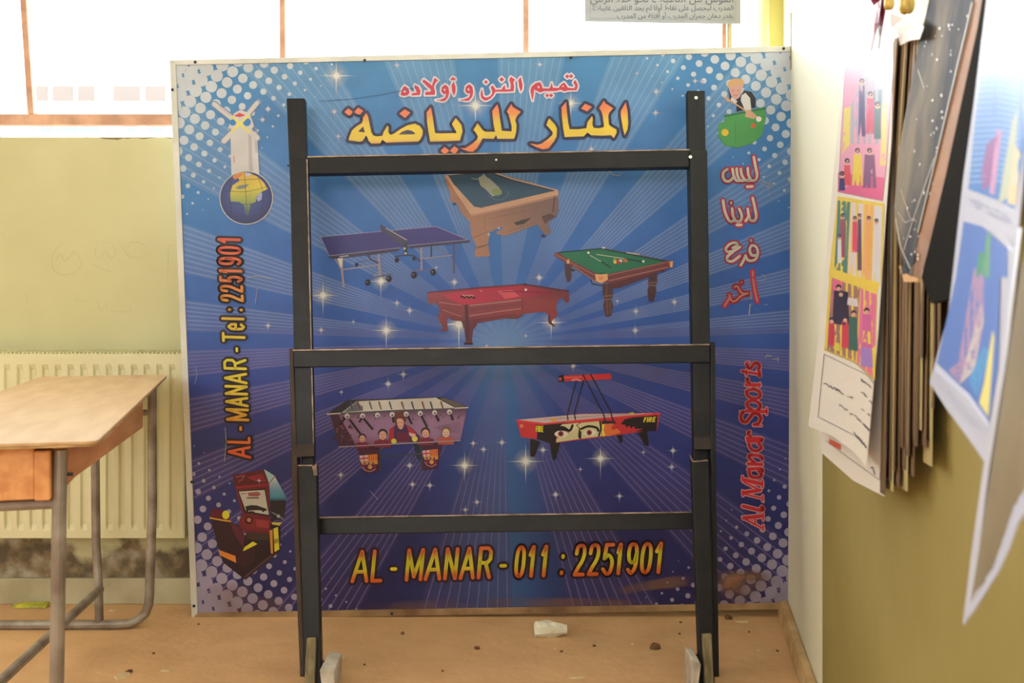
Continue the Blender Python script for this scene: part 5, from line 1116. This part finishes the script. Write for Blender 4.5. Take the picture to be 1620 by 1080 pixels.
# slate: unframed blackboard panel leaning out from the wall
SL = Plane((1471, 0, 1.30), (1541, 0, 1.13), (1436, 434, 1.24))
sl_pts = [(1494, -110), (1567, -110), (1541, 0), (1500, 175), (1479, 265), (1455, 366), (1443, 437), (1434, 432), (1424, 390), (1416, 334), (1422, 244), (1447, 106), (1471, 0)]
e = SL.pt(1440, 436)
slate = empty('blackboard_panel', (e.x, e.y, e.z), label='scuffed grey blackboard panel with orange-brown wooden edge, hanging at a slant', cat='board')
sheet('slate_face', SL, sl_pts, M['slate'], slate, solid=.002)
def edge_strip():
    ins = [(1567, -110), (1541, 0), (1500, 175), (1479, 265), (1455, 366), (1443, 437)]; outs = [(1590, -110), (1562, 0), (1527, 150), (1501, 265), (1471, 387), (1456, 441)]
    v = []; f = []
    for (a_, b_) in zip(ins, outs):
        A = SL.pt(a_[0], a_[1]); D2 = A.y-.035
        v += [A, P(b_[0], b_[1], D2), P(b_[0], b_[1], D2)+Vector((.006, .02, 0)), A+Vector((.012, .03, 0))]
    for i in range(len(ins)-1):
        for k in range(4): f.append((i*4+k, i*4+(k+1) % 4, (i+1)*4+(k+1) % 4, (i+1)*4+k))
    f += [(0, 1, 2, 3), tuple(len(v)-1-k for k in range(4))]
    return v, f
v, f = edge_strip(); mesh('wooden_edge', v, f, M['slate_edge'], slate)
sheet('tape', SL, [(1424, 420), (1440, 436), (1454, 440), (1453, 446), (1432, 446)], M['tape'], slate, solid=.003)
for q in ([(1438, 412), (1448, 395), (1447, 414), (1436, 428)], [(1426, 424), (1432, 420), (1438, 432), (1428, 434)]): sheet('tape', Plane((1471, 0, 1.296), (1541, 0, 1.126), (1436, 434, 1.236)), q, M['black_tape'], slate, solid=.001)
a = Art(SL, base=.002, step=6e-6)
for q, wq in (([(1417, 345), (1425, 390), (1440, 425)], 1.6), ([(1425, 300), (1440, 345), (1450, 350)], .8), ([(1452, 110), (1462, 140)], .8), ([(1430, 395), (1445, 345), (1478, 250)], 1.0), ([(1538, 4), (1497, 178), (1476, 268), (1452, 368)], 1.4), ([(1420, 335), (1432, 352), (1447, 346)], .8)): a.stroke(q, wq, (186, 176, 164), round=False)
random.seed(11)
for k in range(46):
    t = random.random(); y = 10+t*400; xl = 1470-t*52; xr = 1536-t*84; x = xl+random.random()*(xr-xl)
    a.disc(x, y, random.uniform(.5, 1.5), (214, 210, 210), n=7, ry=random.uniform(.8, 3))
a.build('chalk_marks', slate, m='ink', kind='stuff', label='white paint specks and chalk scratches')
# dark panel added to give the gap behind the slate its shade
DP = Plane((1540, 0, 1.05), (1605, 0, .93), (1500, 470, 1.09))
sheet('shade_panel', DP, [(1575, -100), (1640, -100), (1600, 60), (1560, 300), (1520, 470), (1478, 480), (1462, 440), (1500, 280), (1552, 40)], M['shade_dark'], None, solid=.006, label='added dark panel standing for the shade between the blackboard panel and the blue poster', cat='board')
# blue poster near the camera
S4 = Bent((1565, -40, .99), (1640, -40, .80), (1568, 740, .80), (1471, 605, 1.0), bow=-.012)
e = S4.pt(1550, 700)
pb = empty('blue_poster', (e.x, e.y, e.z), label='glossy blue picture poster with curled lower corner at the right edge of the photo', cat='poster')
sheet('sheet', S4, [(1566, -40), (1640, -40), (1630, 100), (1618, 300), (1608, 400), (1592, 560), (1574, 668), (1560, 733), (1530, 690), (1500, 650), (1471, 605), (1500, 500), (1507, 440), (1524, 285), (1541, 163), (1561, 0)], M['cool_paper'], pb)
a = Art(S4, base=.0024, step=1.2e-5)
def hz(x, y): return stops(y, [(0, (160, 178, 222)), (150, (126, 156, 212)), (300, (92, 134, 198))])
fillb(Z(1280, 0, 2.456, [(700, 0), (835, 0), (835, 560), (800, 815), (740, 780), (618, 735), (650, 430)]), hz)
for k in range(26):
    y = 150+k*22; a.stroke(Z(1280, 0, 2.456, [(668-(y-150)*.09, y+8), (740, y+2), (815, y+18)]), 1.5, (170, 196, 232), round=False, seg=10)
fillb(Z(1280, 0, 2.456, [(690, 560), (735, 520), (715, 700), (675, 745), (668, 680)]), (150, 110, 160)); fillb(Z(1280, 0, 2.456, [(730, 500), (748, 510), (720, 760), (700, 750)]), (196, 150, 190)); fillb(Z(1280, 0, 2.456, [(790, 470), (812, 420), (790, 760), (735, 790), (760, 640)]), (180, 186, 170)); fillb(Z(1280, 0, 2.456, [(800, 560), (822, 600), (805, 800), (770, 790)]), (206, 190, 160))
for k in range(4): squiggle(a, *Z(1280, 0, 2.456, [(622, 768+k*9)])[0], *Z(1280, 0, 2.456, [(785, 845+k*9)])[0], 4, (150, 150, 180), 1.0)
fillb(c5([(600, 860), (672, 880), (770, 965), (770, 1080)])+c6([(870, 100), (860, 500), (820, 720), (735, 600), (600, 470), (660, 200)])+c5([(570, 1080)]), (96, 124, 192))
fillb(c6([(690, 470), (760, 60), (800, 100), (800, 300), (770, 420), (700, 560), (650, 500)]), (168, 140, 176)); fillb(c6([(720, 470), (790, 220), (800, 290), (760, 500), (700, 560)]), (190, 182, 186)); fillb(c5([(690, 910), (705, 900), (700, 1080), (670, 1078)]), (110, 160, 130)); fillb(c6([(780, 0), (815, 0), (790, 90), (765, 100)]), (90, 150, 120)); fillb(c6([(735, 540), (800, 400), (830, 420), (770, 610)]), (90, 150, 206)); fillb(c6([(800, 560), (838, 330), (845, 360), (820, 700), (780, 640)]), (216, 206, 130))
fillb(c6([(600, 480), (735, 600), (825, 725), (822, 745), (730, 625), (590, 500)]), (196, 200, 226))
for k in range(3): squiggle(a, *c6([(592, 520+k*14)])[0], *c6([(815, 770+k*22)])[0], 4, (176, 176, 200), .9)
a.build('print', pb, m='poster')
# narrow laminated sheet behind it, edge on, its tip hanging lowest, and the next one curling away
S5 = Bent((1626, 100, .79), (1645, 100, .72), (1640, 760, .72), (1526, 985, .80))
o = sheet('edge_sheet', Bent((1608, 360, .785), (1622, 360, .775), (1532, 990, .795), (1525, 985, .8)), [(1612, 360), (1617, 360), (1594, 560), (1566, 735), (1549, 870), (1533, 968), (1527, 988), (1524, 985), (1538, 870), (1556, 740), (1586, 560)], M['cool_paper'], None, label='thin white laminated strip seen edge-on with the lowest hanging tip', cat='paper')
cs = empty('curled_sheet', tuple(P(1527, 985, .80)), label='dull laminated sheet with white rim curling toward the right border of the photo', cat='paper')
SC = Bent((1590, 560, .80), (1650, 440, .66), (1650, 740, .62), (1527, 985, .805), bow=.012)
sheet('sheet', SC, [(1586, 590), (1612, 420), (1650, 380), (1650, 745), (1606, 800), (1590, 850), (1570, 905), (1534, 955), (1530, 960), (1545, 875), (1566, 740)], M['tan_laminate'], cs)
sheet('white_rim', SC, [(1527, 985), (1534, 950), (1570, 900), (1590, 846), (1606, 796), (1650, 730), (1650, 775), (1612, 826), (1598, 866), (1580, 905), (1540, 968)], M['cool_paper'], cs)
# ribbon and gold ornaments hung above the posters
rb = empty('ribbon_bow', tuple(P(1386, 70, 1.44)), label='maroon satin ribbon hanging above the story poster', cat='ribbon')
def strip(name, L, R, D, m, parent, **kw):
    v = []; f = []
    for i, (l, r) in enumerate(zip(L, R)): d = D+.01*math.sin(i*1.3); v += [P(l[0], l[1], d), P(r[0], r[1], d-.012)]
    for i in range(len(L)-1): f.append((2*i, 2*i+1, 2*i+3, 2*i+2))
    return mesh(name, v, f, m, parent, solid=.0008, **kw)
g7 = lambda p: Z(1340, 0, 9.0, p)
strip('ribbon_tail', g7([(440, -60), (440, 100), (390, 330), (365, 520), (336, 740)]), g7([(500, -60), (480, 120), (450, 330), (400, 500), (344, 740)]), 1.44, M['ribbon'], rb)
strip('ribbon_tail', g7([(480, -60), (470, 150), (440, 400), (450, 560), (440, 680)]), g7([(520, -60), (545, 160), (510, 360), (480, 520), (458, 700)]), 1.435, M['ribbon'], rb)
strip('ribbon_loop', g7([(335, -60), (340, 0), (375, 70)]), g7([(470, -60), (465, 10), (380, 75)]), 1.43, M['ribbon'], rb)
for nm, cx_, w_, h_, D, lb in (('gold_ornament', 600, 72, 30, 1.40, 'crumpled gold foil ornament beside the maroon ribbon'), ('gold_ornament', 850, 112, 34, 1.33, 'larger crumpled gold foil ornament next to the blackboard panel')):
    ctr = P(1340+cx_/9, 4, D); R = w_/9/F*D; mb = MB(); rings = []
    n = 16; prof = [(.15, 1.1), (.6, .9), (.95, .35), (1.0, -.2), (.92, -.7), (.7, -1.0), (.3, -1.12)]
    for k, (rr, zz) in enumerate(prof):
        for j in range(n):
            t = 2*math.pi*j/n; w2 = 1+.10*math.sin(3*t+k)+.05*math.sin(7*t)
            mb.v.append(ctr+Vector((R*rr*w2*math.cos(t), R*.7*rr*w2*math.sin(t), R*1.25*zz+(R*.15*math.sin(2*t) if k > 3 else 0))))
    for k in range(len(prof)-1):
        for j in range(n): mb.f.append((k*n+j, k*n+(j+1) % n, (k+1)*n+(j+1) % n, (k+1)*n+j))
    mb.f += [tuple(range(n))[::-1], tuple((len(prof)-1)*n+j for j in range(n))]
    mb.build(nm, M['gold'], label=lb, cat='ornament', smooth=True)
# thin wire on the right wall
mb = MB(); mb.tube([Vector((WX(3.0)-.004, 3.0, zy(20, 3.0))), Vector((WX(3.0)-.004, 3.0, zy(110, 3.0)))], .0015, 6)
mb.build('wall_wire', M['crack'], label='thin dark wire running down the bright right wall beside the sign corner', cat='wire')

# ---------------------------------------------------------------- paper notice on the window glass
NP = Plane((925, 0, DG-.03), (1172, 0, DG-.03), (925, 34, DG-.028))
c0 = NP.pt(1048, 36)
note = empty('window_notice', (c0.x, c0.y, c0.z), label='white printed notice taped to the window glass above the sign', cat='notice')
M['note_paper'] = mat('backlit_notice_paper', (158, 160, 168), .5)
prism('sheet', NP, [(925, -150), (1171, -150), (1172, 38), (1048, 36.5), (925, 34)], 0, .0008, M['note_paper'], note)
def shape(word):
    """contextual Arabic forms, visual order"""
    forms = {}
    for cp in range(0xFE80, 0xFEFD):
        d = unicodedata.decomposition(chr(cp)).split()
        if len(d) == 2: forms.setdefault(chr(int(d[1], 16)), {})[d[0]] = chr(cp)
    nonj = set('اأإآدذرزوؤةىء'); out = []
    for i, ch in enumerate(word):
        if ch not in forms: out.append(ch); continue
        pv = i > 0 and word[i-1] in forms and word[i-1] not in nonj
        nx = i < len(word)-1 and word[i+1] in forms and '<initial>' in forms[ch] and ch not in nonj
        k = '<medial>' if pv and nx else '<final>' if pv else '<initial>' if nx else '<isolated>'
        out.append(forms[ch].get(k, forms[ch].get('<isolated>', ch)))
    return ''.join(reversed(out))
def text_mesh(body, x_right, y_base, width, parent, name='lettering'):
    cu = bpy.data.curves.new('tmp', 'FONT'); cu.body = body; cu.size = 1; cu.resolution_u = 3
    ob = bpy.data.objects.new('tmp', cu); col.objects.link(ob); dg = bpy.context.evaluated_depsgraph_get()
    me = bpy.data.meshes.new_from_object(ob.evaluated_get(dg)); bpy.data.objects.remove(ob)
    if not me.vertices: return
    xs_ = [v.co.x for v in me.vertices]; x0, x1 = min(xs_), max(xs_); s = width/(x1-x0)
    vs = [NP.pt(x_right-width+(v.co.x-x0)*s, y_base-v.co.y*s, .0012) for v in me.vertices]
    mesh(name, vs, [tuple(p.vertices) for p in me.polygons], M['note_ink'], parent)
M['note_ink'] = mat('grey_print_ink', (88, 92, 108), .5)
try:
    text_mesh(' '.join(shape(w_) for w_ in reversed('القوس من اللاعبات نحو خط الرمي'.split())), 1160, 3.5, 226, note)
    text_mesh(' '.join(shape(w_) for w_ in reversed('المدرب ليحصل على نقاط أولا لم يجد التلقين غايبات'.split())), 1160, 16, 222, note)
    text_mesh(' '.join(shape(w_) for w_ in reversed('يقدر دهان جمران المدرب أو أفتلة من المدرب'.split())), 1160, 28.5, 184, note)
except Exception as ex: print('text', ex)
a = Art(NP, base=.001, step=1e-5); a.stroke([(934, -100), (934, 29), (1163, 32), (1163, -100)], .7, (140, 142, 156), round=False); a.build('border_line', note)

# faint pencil scribbles on the wall under the window
WPL = Plane((0, 300, DW), (300, 300, DW), (0, 600, DW)); wbo = bpy.data.objects['wall_back']
a = Art(WPL, base=.0006, step=1e-6); zz = lambda p: Z(0, 180, 2.57, p); PC = (184, 180, 142)
for q in ([(245, 530), (215, 570), (215, 630), (255, 655), (310, 640), (330, 600), (300, 560), (265, 600), (245, 570), (225, 600)], [(400, 520), (385, 560), (400, 590), (430, 560), (450, 590), (470, 560), (450, 525), (405, 520)], [(500, 540), (520, 575), (570, 585), (600, 555), (580, 530), (540, 520), (520, 545)], [(370, 610), (455, 645)], [(680, 540), (700, 530)], [(685, 550), (680, 680)], [(510, 735), (525, 715)], [(450, 800), (530, 805), (525, 780)], [(395, 760), (410, 800), (435, 770), (430, 800)], [(300, 755), (370, 762)], [(100, 730), (115, 765)]):
    a.stroke(smooth_line(zz(q), 3), .9, PC, round=False)
a.build('pencil_scribbles', wbo, kind='stuff')

# ---------------------------------------------------------------- things on the floor
def fp(px, py): D = CH*F/(py-HY); return Vector((xp(px, D), D, 0))
c = fp(872, 1006)
pc = MB(); s = c.y/F
prof = [(-27, -9, 11), (-24, -13, 13), (-14, -14, 14), (-3, -10, 13), (6, -9, 12), (18, -7, 9), (25, -6, 7)]; n = 8
for k, (x, dz, r) in enumerate(prof):
    for j in range(n):
        t = 2*math.pi*j/n+.3; rr = r*(1+.13*math.sin(3*j+k*1.7))
        pc.v.append(Vector((c.x+x*s, c.y+rr*.9*s*math.cos(t), max(.0, (rr*s*math.sin(t)*1.0+11*s)))))
for k in range(len(prof)-1):
    for j in range(n): pc.f.append((k*n+j, (k+1)*n+j, (k+1)*n+(j+1) % n, k*n+(j+1) % n))
pc.f += [tuple(range(n)), tuple((len(prof)-1)*n+j for j in range(n))[::-1]]
pc.build('plaster_chunk', M['plaster'], label='broken white plaster chunk on the floor below the middle of the sign', cat='rubble')
def flake(name, px, py, r, m, label, cat, seed=0, h=.006, n=7, asp=.5, **kw):
    random.seed(seed); c = fp(px, py); R = r/F*c.y; top = []; 
    pts = [(R*random.uniform(.6, 1)*math.cos(2*math.pi*k/n), R*asp*random.uniform(.6, 1)*2*math.sin(2*math.pi*k/n)) for k in range(n)]
    v = [(c.x+x, c.y+y, .0005) for x, y in pts]+[(c.x+x*.8, c.y+y*.8, h*random.uniform(.5, 1.2)) for x, y in pts]+[(c.x, c.y, h*1.3)]
    f = [(k, (k+1) % n, (k+1) % n+n, k+n) for k in range(n)]+[(k+n, (k+1) % n+n, 2*n) for k in range(n)]+[tuple(range(n))[::-1]]
    return mesh(name, v, f, m, None, label=label, cat=cat, **kw)
flake('dry_leaf', 755, 1026, 7, M['leaf'], 'small dark dry leaf on the floor left of the plaster chunk', 'leaf', 1)
flake('dry_leaf', 1036, 1026, 10, M['leaf'], 'larger brown crumpled leaf on the floor near the right leg of the stand', 'leaf', 2, h=.012)
flake('dry_leaf', 1152, 978, 10, M['leaf'], 'dark leaf bit under the right corner of the sign', 'leaf', 3, h=.008)
flake('dry_leaf', 637, 1003, 4, M['leaf'], 'tiny dark leaf bit left of centre under the sign', 'leaf', 4)
flake('dry_leaf', 204, 1063, 7, M['leaf'], 'dark crumb beside the torn paper scrap near the desk leg', 'leaf', 5)
flake('paper_scrap', 194, 1068, 16, M['scrap'], 'torn pale scrap on the floor in front of the desk', 'paper', 6, h=.003, asp=.7)
flake('paper_scrap', 262, 1061, 15, M['scrap'], 'long pale scrap on the floor between desk and stand', 'paper', 7, h=.003, asp=.2)
flake('paper_scrap', 540, 1041, 15, M['scrap'], 'curled pale scrap right of the left stand leg', 'paper', 8, h=.006, asp=.2)
flake('paper_scrap', 1175, 983, 15, M['scrap'], 'pale scrap right of the dark leaf under the sign corner', 'paper', 9, h=.004, asp=.3)
flake('paper_scrap', 912, 1072, 16, M['scrap'], 'thin pale scrap at the bottom centre of the floor', 'paper', 10, h=.003, asp=.2)
flake('paper_scrap', 178, 966, 9, M['scrap'], 'pale chip on the floor behind the rear desk legs', 'paper', 12, h=.004, asp=.3)
flake('paper_scrap', 264, 951, 5, M['plaster'], 'little white plaster chip by the skirting left of the sign', 'rubble', 13, h=.012)
random.seed(5)
for k, (x, y) in enumerate(((308, 1025), (314, 988), (577, 1052), (878, 1027), (888, 1031), (940, 1022), (1000, 1020), (1077, 985), (1075, 1003), (985, 1014), (243, 1034), (1185, 1000), (1200, 1030), (1230, 1030), (700, 1062), (870, 1050))):
    flake('crumb', x, y, random.uniform(2, 4), M['leaf'] if k % 3 else M['scrap'], 'tiny crumb of dirt scattered on the tan floor', 'crumb', 30+k, h=.004, group='crumbs scattered on the floor')
c = fp(48, 960); mb = MB()
mb.add([(c.x-.05, c.y-.02, .001), (c.x+.055, c.y-.015, .001), (c.x+.06, c.y+.02, .001), (c.x-.045, c.y+.025, .001), (c.x-.048, c.y-.01, .014), (c.x+.05, c.y-.008, .008), (c.x+.055, c.y+.012, .016), (c.x-.04, c.y+.018, .01)], [(0, 3, 2, 1), (4, 5, 6, 7), (0, 1, 5, 4), (1, 2, 6, 5), (2, 3, 7, 6), (3, 0, 4, 7)])
mb.build('yellow_wrapper', M['yellow'], label='crumpled yellow wrapper on the floor behind the desk rail', cat='wrapper', bevel=.003)
c = fp(62, 955); mb = MB(); mb.tube([c+Vector((-.03, .03, .012)), c+Vector((.05, .06, .012))], .006, 8)
mb.build('dark_stick', M['dark_stick'], label='short dark stick lying behind the yellow wrapper', cat='stick')
